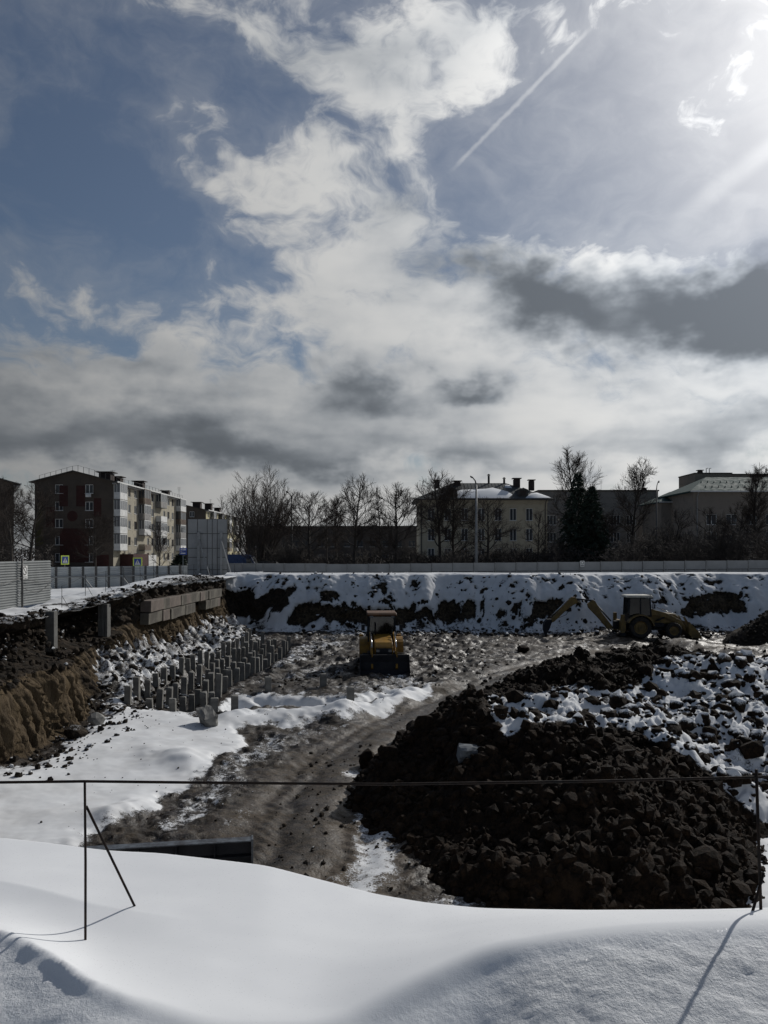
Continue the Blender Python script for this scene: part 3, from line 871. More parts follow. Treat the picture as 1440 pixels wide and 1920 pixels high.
def left_height(X, Y):
    lip = wall_edge(Y)
    d = np.clip(lip - X, 0, 100)
    top = wall_top(Y)
    far = -0.42 + 0.0 * Y
    z = far + (top - far) * np.exp(-(d / np.where(Y > 36, 5.5, 9.0)) ** 2)
    z = z + sstep(0.2, 1.2, d) * (0.10 * fbm(X * 0.35, Y * 0.35, 0, 4, 0.5, 71) + 0.05 * fbm(X * 1.2, Y * 1.2, 0, 3, 0.5, 72))
    z = z + 0.35 * np.exp(-((Y - 50) / 6) ** 2 - ((d - 2.5) / 2.5) ** 2)
    # the lip itself sags towards the cut
    z = z - 0.10 * sstep(0.8, 0.0, d)
    return z

def build_left():
    ys = np.concatenate([np.linspace(9, 60, 330), np.linspace(60.3, 79.5, 40)])
    s = np.concatenate([np.linspace(0, 0.12, 80), np.linspace(0.125, 1, 50)])
    lip = wall_edge(np.minimum(ys, 60)) + 0.10 * fbm(ys * 1.6, ys * 0, 0, 4, 0.6, 64)
    lip = np.where(ys > 60, np.minimum(lip + (ys - 60) * 0.0, -11.9), lip)
    D = s[None, :] ** 1.3 * 75
    X = lip[:, None] - D + 0.25
    Y = np.repeat(ys[:, None], len(s), 1)
    Z = left_height(X - 0.25, np.minimum(Y, 60)) + 0.0
    w = fbm(X * 0.8, Y * 0.8, 0, 4, 0.6, 73)
    snow = 0.97 - 0.50 * sstep(2.4, 0.0, D + w * 1.2) * sstep(60, 55, Y) - 0.22 * np.clip(w, 0, 1) * sstep(6, 1, D)
    me = gridmesh('plateau', X, Y, Z, True, {'snow': snow, 'dry': np.zeros(X.shape)}, flip=True)
    tag(link('plateau', me, MT['slope']), kind='structure')

build_ground()
build_snow_bank()
build_pit()
build_wall()
build_left()

# ------------------------------------------------------------------ things in and around the pit
def ground_z(x, y):
    return float(pit_height(np.array([x]), np.array([y]))[0][0])

def ico(sub):
    bm = bmesh.new(); bmesh.ops.create_icosphere(bm, subdivisions=sub, radius=1.0)
    v = np.array([q.co[:] for q in bm.verts]); f = np.array([[q.index for q in p.verts] for p in bm.faces]); bm.free()
    return v, f
ICO1, ICO2 = ico(1), ico(2)

def rock(seed, base=None, planes=9, squash=(1, 0.8, 0.65)):
    """angular lump: a ball cut by random planes"""
    r_ = np.random.default_rng(seed); v, f = base or ICO2
    n = r_.normal(size=(planes, 3)); n /= np.linalg.norm(n, axis=1)[:, None]
    d = r_.uniform(0.55, 0.9, planes)
    proj = v @ n.T
    rad = np.min(np.where(proj > 0.05, d / np.maximum(proj, 0.05), 9), axis=1)
    rad = np.minimum(rad, 1.0) * (1 + 0.10 * fbm(v[:, 0] * 2.5, v[:, 1] * 2.5, v[:, 2] * 2.5, 3, 0.6, seed))
    return v * rad[:, None] * np.array(squash), f
ROCKS_LO = [rock(100 + k, ICO1, 7, (1, 0.85, 0.7)) for k in range(14)]
ROCKS_HI = [rock(300 + k) for k in range(10)]

def rand_rot(n, r_):
    q = r_.normal(size=(n, 4)); q /= np.linalg.norm(q, axis=1)[:, None]
    w, x, y, z = q.T
    return np.stack([1 - 2 * (y * y + z * z), 2 * (x * y - z * w), 2 * (x * z + y * w), 2 * (x * y + z * w), 1 - 2 * (x * x + z * z), 2 * (y * z - x * w),
                     2 * (x * z - y * w), 2 * (y * z + x * w), 1 - 2 * (x * x + y * y)], -1).reshape(n, 3, 3)

def scatter_rocks(name, pos, size, snow, mat_, seed, variants=None, parent=None):
    """many lumps joined into one mesh; snow = chance of a cap per lump"""
    r_ = np.random.default_rng(seed); variants = variants or ROCKS_LO
    n = len(pos); rot = rand_rot(n, r_)
    which = r_.integers(0, len(variants), n)
    V_, F_, S_ = [], [], []; off = 0
    for k, (rv, rf) in enumerate(variants):
        idx = np.nonzero(which == k)[0]
        if not len(idx): continue
        P = np.einsum('nij,vj->nvi', rot[idx], rv)
        up = P[:, :, 2]
        W = P * size[idx][:, None, None] + pos[idx][:, None, :]
        V_.append(W.reshape(-1, 3))
        S_.append((snow[idx][:, None] * np.clip(0.25 + 1.2 * up, 0, 1)).ravel())
        nv = len(rv)
        F_.append((rf[None] + (np.arange(len(idx)) * nv)[:, None, None] + off).reshape(-1, 3))
        off += nv * len(idx)
    S = np.concatenate(S_)
    me = npmesh(name, np.concatenate(V_), np.concatenate(F_), False, {'snow': S, 'dry': np.zeros(len(S))})
    return link(name, me, mat_, parent)

# ---- the big heap of dumped earth
HEAP_PTS = [(-0.9, 18.6, 0), (0.1, 16.2, 0), (0.8, 14.2, 0), (1.7, 12.6, 0), (3.5, 11.7, 0), (5.5, 12.0, 0), (6.7, 13.2, 0), (7.5, 14.6, 0), (8.4, 15.6, 0), (10, 16, 0), (13, 16.5, 0), (17, 17, 0),
            (-0.7, 20.5, 0), (0.2, 22.8, 0), (1.0, 25.4, 0), (2.3, 28.4, 0), (5, 31.2, 0), (8, 32.5, 0), (12, 33, 0), (16, 33, 0), (21, 31, 0), (22, 24, 0), (21, 18, 0),
            (1.5, 20, 1.75), (0.4, 19.5, 0.95), (2.75, 18.2, 1.82), (4.6, 18.5, 1.95), (3, 23.8, 1.5), (6, 18, 1.6), (6.85, 17, 1.15), (8.4, 27, 2.5), (10.9, 27, 2.45), (5.5, 26, 1.85),
            (7, 22.5, 1.85), (9.5, 19, 1.15), (13.5, 27, 1.9), (9, 22, 1.75), (5, 22, 1.75), (12, 22, 1.5), (12, 19, 0.9), (17, 26, 1.2), (17, 21, 0.8),
            (3.5, 15, 0.95), (5.5, 15, 0.95), (2, 16, 0.85), (3.5, 13.2, 0.42), (5.3, 13.4, 0.45), (0.9, 17.8, 0.75), (7.2, 15.8, 0.45)]
HEAP_SNOW = [(912, 1312), (960, 1300), (1050, 1290), (1100, 1275), (1150, 1290), (1200, 1275), (1212, 1245), (1290, 1226), (1440, 1222), (1900, 1240), (1900, 1700), (1440, 1548), (1400, 1500),
             (1330, 1452), (1270, 1425), (1200, 1385), (1150, 1362), (1100, 1372), (1050, 1352), (1000, 1362), (955, 1382), (935, 1368)]
def tps(pts):
    P = np.array(pts, float); n = len(P)
    def U(r2): return np.where(r2 > 0, 0.5 * r2 * np.log(np.maximum(r2, 1e-12)), 0)
    D2 = ((P[:, None, :2] - P[None, :, :2]) ** 2).sum(-1)
    A = np.zeros((n + 3, n + 3)); A[:n, :n] = U(D2) + np.eye(n) * 0.15
    A[:n, n] = 1; A[:n, n + 1:] = P[:, :2]; A[n, :n] = 1; A[n + 1:, :n] = P[:, :2].T
    w = np.linalg.solve(A, np.concatenate([P[:, 2], np.zeros(3)]))
    def f(x, y):
        s = w[n] + w[n + 1] * x + w[n + 2] * y
        for i in range(n): s = s + w[i] * U((x - P[i, 0]) ** 2 + (y - P[i, 1]) ** 2)
        return s
    return f
heap_f = tps(HEAP_PTS)
def heap_height(X, Y):
    edge = sdf(X, Y, [(-0.9, 18.6), (0.1, 16.2), (0.8, 14.2), (1.7, 12.6), (3.5, 11.7), (5.5, 12.0), (6.7, 13.2), (7.5, 14.6), (8.4, 15.6), (10, 16), (13, 16.5), (17, 17), (21, 18), (22, 24), (21, 31), (16, 33), (12, 33), (8, 32.5), (5, 31.2), (2.3, 28.4), (1.0, 25.4), (0.2, 22.8), (-0.7, 20.5)])
    h = np.clip(heap_f(X, Y), 0, 3.2) * sstep(-0.2, 0.8, edge)
    amp = sstep(-0.1, 0.7, edge)
    h = h + amp * (0.24 * fbm(X * 0.9, Y * 0.9, 0, 4, 0.55, 81) + 0.13 * np.abs(fbm(X * 2.6, Y * 2.6, 0, 4, 0.62, 82)))
    return FLOOR - 0.25 * sstep(0.4, -0.4, edge) + h, edge

def heap_zone(X, Y, Z):
    px = 720 + FPX * X / Y; py = HOR + (ZC - Z) * FPX / Y
    w1 = fbm(X * 0.8, Y * 0.8, 0, 3, 0.55, 83); w2 = fbm(X * 0.8 + 9, Y * 0.8, 0, 3, 0.55, 84)
    return sstep(-8, 14, sdf(px + w1 * 14, py + w2 * 9, HEAP_SNOW))

def build_heap():
    root = thing('dirt_pile', 'large heap of dark brown earth with snow on its back at right', 'dirt pile', (4.5, 18, FLOOR))
    inv = Vector((-4.5, -18, -FLOOR))
    xs = np.linspace(-1.6, 22.5, 340); ys = np.linspace(11.2, 33.6, 330)
    X, Y = np.meshgrid(xs, ys)
    Z, edge = heap_height(X, Y)
    z_ = heap_zone(X, Y, Z)
    snow = z_ * (0.80 + 0.22 * fbm(X * 0.7, Y * 0.7, 0, 3, 0.5, 86))
    me = gridmesh('mound', X, Y, Z, True, {'snow': snow, 'dry': np.zeros(X.shape)})
    link('mound', me, MT['heap'], root, loc=inv)
    r_ = np.random.default_rng(5)
    n = 42000
    x = r_.uniform(-1.4, 19, n); y = r_.uniform(11.4, 33, n)
    z, e = heap_height(x, y); zn = heap_zone(x, y, z)
    keep = (e > -0.25) & (r_.uniform(size=n) < np.where(zn > 0.5, 0.22, 0.9)) & ((y < 24) | (r_.uniform(size=n) < 0.6))
    x, y, z, zn = x[keep], y[keep], z[keep], zn[keep]
    s = 0.03 + 0.068 * r_.gamma(0.9, 0.8, len(x)); s = np.clip(s, 0.025, 0.24)
    s = np.where(zn > 0.5, s * 1.5, s)
    pos = np.stack([x, y, z + s * 0.05], -1)
    sn = np.where(zn > 0.5, np.where(r_.uniform(size=len(x)) < 0.55, 0.75, 0.10), 0.0)
    o = scatter_rocks('clods', pos, s, sn, MT['heap'], 11, parent=root); o.location = inv; tag(o, kind='stuff')
    # the larger lumps one can pick out
    meshes = []
    for k, (v, f) in enumerate(ROCKS_HI):
        me = npmesh('clod', v, f, False, {'snow': np.clip(0.2 + v[:, 2], 0, 1) * 0.0, 'dry': np.zeros(len(v))}); me.materials.append(MT['heap']); meshes.append(me)
    meshes_s = []
    for k, (v, f) in enumerate(ROCKS_HI):
        me = npmesh('clod', v, f, False, {'snow': np.clip(0.15 + 1.1 * v[:, 2], 0, 1) * 0.85, 'dry': np.zeros(len(v))}); me.materials.append(MT['heap']); meshes_s.append(me)
    cnt = 0
    while cnt < 150:
        x, y = r_.uniform(-0.6, 15), r_.uniform(12.2, 28)
        z, e = heap_height(np.array([x]), np.array([y])); z = float(z[0])
        if e[0] < 0.2: continue
        if y > 22 and r_.uniform() < 0.5: continue
        zn = float(heap_zone(np.array([x]), np.array([y]), np.array([z]))[0])
        s = float(np.clip(0.15 + 0.08 * r_.gamma(1.2, 0.7), 0.15, 0.40))
        k = int(r_.integers(10))
        capped = zn > 0.5 and r_.uniform() < 0.45
        link('clod', meshes_s[k] if capped else meshes[k], None, root, loc=Vector((x, y, z + s * 0.05)) + inv,
             rot=(r_.uniform(-0.5, 0.5), r_.uniform(-0.5, 0.5), r_.uniform(0, 6.28)), scale=(s, s, s))
        cnt += 1
    # named lumps of the crest
    for px, py, Y, sx, sz in ((1075, 1350, 18.6, 0.24, 0.34), (825, 1355, 19.6, 0.34, 0.46), (800, 1395, 19.4, 0.3, 0.3), (1165, 1330, 21.5, 0.5, 0.33), (885, 1345, 19.8, 0.36, 0.33), (1235, 1385, 19.5, 0.42, 0.36)):
        p = at(px, py, Y)
        link('clod', meshes[(px // 5) % 10], None, root, loc=p + inv, rot=(0.2, -0.1, px * 0.1), scale=(sx, sx, sz))
    return root
build_heap()

def build_rubble():
    """loose lumps strewn over the pit floor, the talus and the foot of the far slope"""
    r_ = np.random.default_rng(21)
    P, S, SN = [], [], []
    def region(n, x0, x1, y0, y1, s0, s1, sn, fn=None):
        x = r_.uniform(x0, x1, n); y = r_.uniform(y0, y1, n)
        if fn is not None:
            k = fn(x, y); x, y = x[k], y[k]
        z, snow, _, _, _ = pit_height(x, y)
        s = s0 + (s1 - s0) * r_.uniform(size=len(x)) ** 3
        P.append(np.stack([x, y, z + s * 0.1], -1)); S.append(s); SN.append(np.where(r_.uniform(size=len(x)) < sn, 0.7, 0.0))
    region(1100, -7, 6, 33, 57, 0.03, 0.15, 0.15)                       # churned ground round the loader
    region(1000, -6, 28, 54, 58.2, 0.05, 0.32, 0.5)                    # foot of the far slope
    region(260, -12, 28, 58.0, 60.5, 0.04, 0.24, 0.3)
    region(2300, -12.3, -8.6, 29, 56, 0.03, 0.21, 0.62)                  # talus below the left wall
    region(420, -2.5, 2.5, 12, 24, 0.02, 0.11, 0.1)                     # beside the heap
    region(450, -8, 3, 12, 30, 0.012, 0.045, 0.1)
    region(500, 3, 26, 34, 56, 0.03, 0.14, 0.1)
    region(260, 7, 10, 12.5, 17, 0.02, 0.10, 0.4)
    # dark crumbs on the snow below the near clay block
    region(700, -11, -7.5, 20, 29, 0.03, 0.16, 0.3, lambda x, y: x < -8.9 + 0.25 * np.sin(y * 3) + np.random.default_rng(3).normal(size=len(x)) * 0.5)
    o = scatter_rocks('rubble', np.concatenate(P), np.concatenate(S), np.concatenate(SN), MT['slope'], 22)
    tag(o, kind='stuff')
    # rubble on the ledge of the near block
    y = r_.uniform(17, 36, 800); t = r_.uniform(0.57, 0.88, 800)
    x, z, _, _ = wall_profile(y, t)
    s = 0.02 + 0.17 * r_.uniform(size=800) ** 3
    o = scatter_rocks('ledge_rubble', np.stack([x + 0.05, y, z], -1), s, np.where(r_.uniform(size=800) < 0.12, 0.7, 0.0), MT['slope'], 24)
    tag(o, kind='stuff')
    # crumbs fallen along the lip of the cut wall
    y = r_.uniform(22, 56, 1500); y = y[vnoise(y * 0.8, y * 0, 0, 5) > r_.uniform(-0.6, 0.9, 1500)]; d = np.abs(r_.normal(size=len(y))) * 0.45
    x = wall_edge(y) - d + 0.2
    z = left_height(x - 0.2, y)
    s = 0.02 + 0.15 * r_.uniform(size=len(y)) ** 4
    o = scatter_rocks('crumbs', np.stack([x, y, z + s * 0.2], -1), s, np.where(r_.uniform(size=len(y)) < 0.25, 0.7, 0.0), MT['slope'], 23)
    tag(o, kind='stuff')
build_rubble()

# ---- single lumps
def lump(name, label, cat, px, py, size, mat_, seed, Y=None, z=None, squash=(1, 0.8, 0.8), rot=(0, 0, 0), snow=0.0, planes=7):
    if Y is None: Y = 6 * FPX / (py - HOR)
    p = at(px, py, Y)
    z = ground_z(p.x, p.y) if z is None else z
    v, f = rock(seed, ICO2, planes, squash)
    me = npmesh(name, v * size, f, False, {'snow': np.clip(0.1 + v[:, 2], 0, 1) * snow, 'dry': np.full(len(v), 0.2)})
    o = link(name, me, mat_, None, loc=(p.x, p.y, z + size * squash[2] * 0.55), rot=rot)
    return tag(o, label, cat)
lump('earth_clod', 'single brown clod lying on the haul road beside the big heap', 'clod', 755, 1388, 0.40, MT['heap'], 501, squash=(1, 0.8, 0.7), rot=(0, 0, 0.4))
lump('earth_clod', 'upright dark clod on the snow patch left of the big heap', 'clod', 690, 1432, 0.36, MT['heap'], 502, squash=(0.7, 0.7, 0.95), rot=(0, 0, 0.4))
lump('boulder', 'snow-dusted pale boulder at the left foot of the big heap', 'boulder', 704, 1452, 0.25, MT['heap'], 507, squash=(0.8, 0.8, 0.8), snow=0.9)
lump('earth_clod', 'small dark mound of earth in the churned ground right of the yellow loader', 'clod', 980, 1222, 0.42, MT['heap'], 503, squash=(1.2, 0.9, 0.6))
lump('boulder', 'grey snow-capped boulder at the foot of the near clay wall', 'boulder', 143, 1385, 0.42, MT['slope'], 504, squash=(1, 0.8, 0.7), snow=0.8)
lump('boulder', 'rounded grey boulder near the pile rows below the clay wall', 'boulder', 180, 1362, 0.32, MT['concrete'], 505, squash=(1, 0.9, 0.8))

def broken_block(name, label, cat, base, size, rot, seed, m):
    """broken concrete block: bevelled box with chipped corners"""
    r_ = np.random.default_rng(seed); bm = bmesh.new(); bmesh.ops.create_cube(bm, size=1.0)
    bmesh.ops.subdivide_edges(bm, edges=bm.edges[:], cuts=3, use_grid_fill=True)
    for v in bm.verts:
        c = Vector(v.co); k = sum(1 for q in c if abs(abs(q) - 0.5) < 0.01)
        if k >= 2: v.co -= c.normalized() * r_.uniform(0.0, 0.07) * k
        v.co = Vector((v.co.x * size[0], v.co.y * size[1], v.co.z * size[2])) + Vector(r_.normal(size=3)) * 0.012
    me = bpy.data.meshes.new(name); bm.to_mesh(me); bm.free()
    o = link(name, me, m, None, loc=base, rot=rot)
    return tag(o, label, cat)
p = at(390, 1366, 26.4)
broken_block('concrete_block', 'tilted broken concrete block lying alone on the snow field', 'concrete block', (p.x, p.y, ground_z(p.x, p.y) + 0.24), (0.5, 0.95, 0.48), (0.30, -0.25, 0.5), 7, MT['concrete'])
p = at(880, 1410, 17.6)
zz_, _e = heap_height(np.array([p.x]), np.array([p.y]))
broken_block('concrete_block', 'bluish grey concrete slab stuck in the dark front of the big heap', 'concrete block', (p.x, p.y - 0.1, p.z), (0.56, 0.3, 0.36), (0.35, 0.05, 0.15), 8, mat('blue_concrete', (0.13, 0.145, 0.16), 0.85, (0.10, 0.11, 0.12), 3))

# ---- foundation piles in rows
def pile_mesh(seed):
    r_ = np.random.default_rng(seed); mb = MB(); a = 0.118
    lv = [(0, 1.0), (0.5, 1.0), (0.96, 1.0), (1.0, r_.uniform(0.82, 0.97))]
    ring = []
    for z, k in lv:
        for sx, sy in ((-1, -1), (1, -1), (1, 1), (-1, 1)):
            mb.v.append((sx * a * k + r_.normal() * 0.006, sy * a * k + r_.normal() * 0.006, z + (r_.uniform(-0.05, 0.03) if z == 1.0 else 0)))
    for i in range(len(lv) - 1):
        for k in range(4):
            A, B = i * 4 + k, i * 4 + (k + 1) % 4
            mb.f.append((A, B, B + 4, A + 4))
    mb.f.append((12, 13, 14, 15))
    me = mb.mesh('foundation_pile'); me.materials.append(MT['pile']); return me
PM = [pile_mesh(k) for k in range(6)]
ROWS = [('row nearest the earth wall', (-10.25, 30.6), (-8.9, 51.0), 20), ('second row from the earth wall', (-9.15, 30.0), (-8.0, 50.4), 20),
        ('third row from the earth wall', (-8.05, 29.5), (-7.1, 49.8), 20), ('row farthest from the earth wall', (-7.0, 29.8), (-6.1, 49.2), 19)]
r4 = np.random.default_rng(44)
for rname, a, b, n in ROWS:
    for i in range(n):
        t = i / (n - 1)
        x = a[0] + (b[0] - a[0]) * t + r4.normal() * 0.03; y = a[1] + (b[1] - a[1]) * t + r4.normal() * 0.06
        h = r4.uniform(0.85, 1.3)
        z = ground_z(x, y) - 0.25
        o = link('foundation_pile', PM[int(r4.integers(6))], None, None, loc=(x, y, z), rot=(r4.normal() * 0.02, r4.normal() * 0.02, 0.1 + r4.normal() * 0.06), scale=(1, 1, h))
        tag(o, f'concrete pile, {ORD[i + 1]} from the near end in the {rname}', 'concrete pile', 'foundation piles standing in rows')
for px, py, h, lab in ((440, 1334, 0.50, 'short cut-off concrete pile alone in the snow right of the pile rows'),
                       (503, 1297, 0.55, 'short concrete pile in the mud behind the snow-filled trench'),
                       (657, 1322, 0.50, 'short concrete pile at the middle of the snow-filled trench'),
                       (606, 1290, 0.42, 'low concrete stump in the mud left of the yellow loader'),
                       (402, 1336, 0.4, 'low concrete stump at the near end of the pile rows')):
    Y = 6 * FPX / (py - HOR); p = at(px, py, Y)
    o = link('foundation_pile', PM[px % 6], None, None, loc=(p.x, p.y, ground_z(p.x, p.y) - 0.1), rot=(0, 0, 0.2), scale=(1.15, 1.15, h + 0.2))
    tag(o, lab, 'concrete pile', 'cut-off foundation piles')

MT['shaded_concrete'] = mat('concrete_in_shade', (0.13, 0.128, 0.12), 0.85, (0.085, 0.082, 0.076), 2.5, 0.4, 30)  # darker copy of the concrete: shade under the lip put into the colour
# ---- concrete columns left standing in the cut wall
def column(px, py0, py1, Y, w, label, seed, fluted):
    p0 = at(px, py0, Y); p1 = at(px, py1, Y)
    root = thing('concrete_column', label, 'column', (p0.x, p0.y, p1.z))
    H = p0.z - p1.z
    mb = MB()
    if fluted:
        for k in range(3): mb.box(-w / 2 + k * w / 3 + 0.008, -w / 2 + (k + 1) * w / 3 - 0.008, -w / 2 - 0.02 * (k % 2), w / 2, 0, H - 0.06 * (k != 1))
        mb.box(-w / 2 + 0.02, w / 2 - 0.02, -w / 2 + 0.05, w / 2 - 0.02, -0.05, H - 0.1)
    else:
        mb.box(-w / 2, w / 2, -w / 2, w / 2, 0, H)
    mb.build('shaft', MT['shaded_concrete'], root, bevel=0.02)
    v, f = rock(seed, ICO2, 8, (1, 0.9, 0.9))
    me = npmesh('broken_foot', v * w * 0.72, f, False, {'snow': np.zeros(len(v)), 'dry': np.full(len(v), 0.3)})
    link('broken_foot', me, MT['slope'], root, loc=(0.02, 0, -0.12))
column(96.5, 1146, 1222, 28.4, 0.33, 'plain grey concrete column under the plateau edge by the corrugated fence', 71, False)
column(195.5, 1130, 1212, 35.0, 0.45, 'ribbed grey concrete column in the cut wall left of the block wall', 72, True)

# ---- old foundation wall of concrete blocks
bw = thing('block_wall', 'old foundation wall of stained concrete blocks on top of the clay cut', 'wall', (-11.9, 38, -1))
r5 = np.random.default_rng(9)
for course, (z0, y0, y1) in enumerate(((-1.02, 38.0, 47.5), (-0.41, 37.6, 54.6), (-1.02, 50.0, 54.0))):
    y = y0 + 0.5 * (course % 2)
    while y < y1 - 0.5:
        L_ = float(r5.choice([2.35, 2.35, 1.18])) * r5.uniform(0.97, 1.0)
        if y + L_ > y1 + 0.3: L_ = y1 + 0.3 - y
        mb = MB(); off = r5.normal() * 0.04
        mb.box(-0.30, 0.22 + off, 0.012, L_ - 0.012, 0.01, 0.585)
        m = MT['concrete_old'] if r5.uniform() > 0.25 else MT.setdefault('brick_block', mat('reddish_block', (0.16, 0.13, 0.11), 0.9, (0.10, 0.082, 0.070), 2.0, 0.4, 20))
        mb.build('block', m, bw, bevel=0.03, loc=(0.1, y - 38, z0 + 1 - (y - 38) * 0.012), rot=(0, r5.normal() * 0.015, r5.normal() * 0.012))
        y += L_

# ---- foreground railing of thin bars
def snow_hit(px, py):
    for Y in np.arange(3.0, 7.5, 0.005):
        q = at(px, py, Y)
        if q.z <= fore_height(np.array([q.x]), np.array([q.y]))[0][0]: return q
    return at(px, py, 5.0)
fr = thing('railing', 'thin dark metal railing with braced posts across the foreground snow', 'railing', (0, 5, 0))
inv5 = Vector((0, -5, 0))
bL = snow_hit(160, 1762); bR = snow_hit(1429, 1707)
tL = at(159, 1465, bL.y); tR = at(1418, 1457, bR.y)
def bar(name, pts, r, parent=fr, inv=inv5, m='rail', n=8):
    return MB().path([Vector(p) + inv for p in pts], r, n).build(name, MT[m], parent, smooth=True)
bar('post', [bL - Vector((0, 0, 0.25)), bL.lerp(tL, 0.5) + Vector((0.003, 0, 0)), tL], 0.0085)
bar('post', [bR - Vector((0, 0, 0.25)), tR + Vector((0, 0, 0.05))], 0.0105)
hb = snow_hit(252, 1698); bt = at(162, 1512, bL.y + 0.01)
bar('brace', [bt, hb, hb + (hb - bt) * 0.12], 0.0085)
hb2 = snow_hit(1411, 1709); bt2 = at(1432, 1636, bR.y - 0.02)
bar('brace', [bt2, hb2, hb2 + (hb2 - bt2) * 0.3], 0.0095)
rl = [at(-260, 1470, bL.y - 0.1), at(0, 1467, bL.y), at(159, 1465, bL.y), at(430, 1468, bL.y * 0.8 + bR.y * 0.2), at(720, 1470.5, (bL.y + bR.y) / 2), at(1100, 1465, bL.y * 0.25 + bR.y * 0.75), at(1418, 1457, bR.y), at(1560, 1455, bR.y)]
bar('rail', rl, 0.0092)

# ---- dark steel panel below the bank
def steel_panel():
    A = at(473, 1622, 14.7); B = at(160, 1640, 14.2)
    d = (B - A); d.z = 0; L_ = 4.2; ang = math.atan2(d.y, d.x)
    root = thing('steel_panel', 'long black steel formwork panel with flanges standing on edge behind the snow bank', 'steel panel', (A.x, A.y, FLOOR), ang)
    H = at(473, 1567, A.y).z - FLOOR
    MB().box(0.02, L_, -0.02, 0.02, 0.02, H - 0.04).build('plate', MT['black_steel'], root)
    MB().box(0, L_ + 0.02, -0.02, 0.20, H - 0.04, H - 0.015).build('flange', MT['worn_steel'], root, bevel=0.006)
    MB().box(0.02, L_ + 0.02, 0.0, 0.17, H * 0.40, H * 0.40 + 0.022).build('flange', MT['black_steel'], root)
    MB().box(0, L_ + 0.02, -0.02, 0.20, 0, 0.025).build('flange', MT['black_steel'], root)
    MB().box(-0.018, 0.018, -0.03, 0.20, 0.0, H + 0.004).build('end_plate', MT['worn_steel'], root, bevel=0.005)
    for k in range(1, 6):
        MB().box(k * 0.7 - 0.012, k * 0.7 + 0.012, 0.02, 0.16, 0.03, H * 0.40 - 0.002).build('rib', MT['black_steel'], root)
        MB().box(k * 0.7 - 0.012, k * 0.7 + 0.012, 0.02, 0.14, H * 0.40 + 0.024, H - 0.042).build('rib', MT['black_steel'], root)
steel_panel()

# ---- gravel heap at the right edge and bars behind the big heap
def gravel():
    a = np.linspace(0, 2 * math.pi, 120); rr = np.linspace(0, 1, 60)
    A, Q = np.meshgrid(a, rr)
    rad = 4.6 * (1 + 0.08 * np.sin(A * 3))
    X = Q * rad * np.cos(A); Y = Q * rad * np.sin(A)
    Z = 3.6 * np.clip(1 - Q, 0, 1) ** 0.9 + 0.12 * fbm(X * 1.5, Y * 1.5, 0, 4, 0.6, 91) - 0.15
    root = thing('gravel_heap', 'steep grey gravel heap at the right edge of the pit by the far slope', 'gravel heap', (27.6, 50.5, FLOOR))
    link('heap', gridmesh('heap', X, Y, Z, True, {'snow': np.zeros(X.shape), 'dry': np.full(X.shape, 0.15)}), MT['slope'], root)
    r_ = np.random.default_rng(2); n = 1500; q = np.sqrt(r_.uniform(size=n)); t = r_.uniform(0, 6.283, n)
    x, y = q * 4.7 * np.cos(t), q * 4.7 * np.sin(t); s = 0.04 + 0.16 * r_.uniform(size=n) ** 3
    o = scatter_rocks('stones', np.stack([x, y, 3.6 * (1 - q) ** 0.9 - 0.05], -1), s, np.where(r_.uniform(size=n) < 0.08, 0.7, 0), MT['slope'], 3, parent=root); tag(o, kind='stuff')
gravel()
o = MB().path([at(1270, 1246, 29.5), at(1345, 1240, 29.8), at(1400, 1250, 29.6), at(1500, 1262, 29.3)], [0.10, 0.11, 0.10, 0.10], 10).build('log', MT['bark'], smooth=True)
tag(o, 'long dark log lying across the back of the big heap at right', 'log')
o = MB().path([at(1395, 1242, 33.5), at(1520, 1240, 33.0)], 0.07, 10).build('pipe', MT['old_yellow'], smooth=True)
tag(o, 'yellow pipe lying on the ground behind the big heap at right edge', 'pipe')

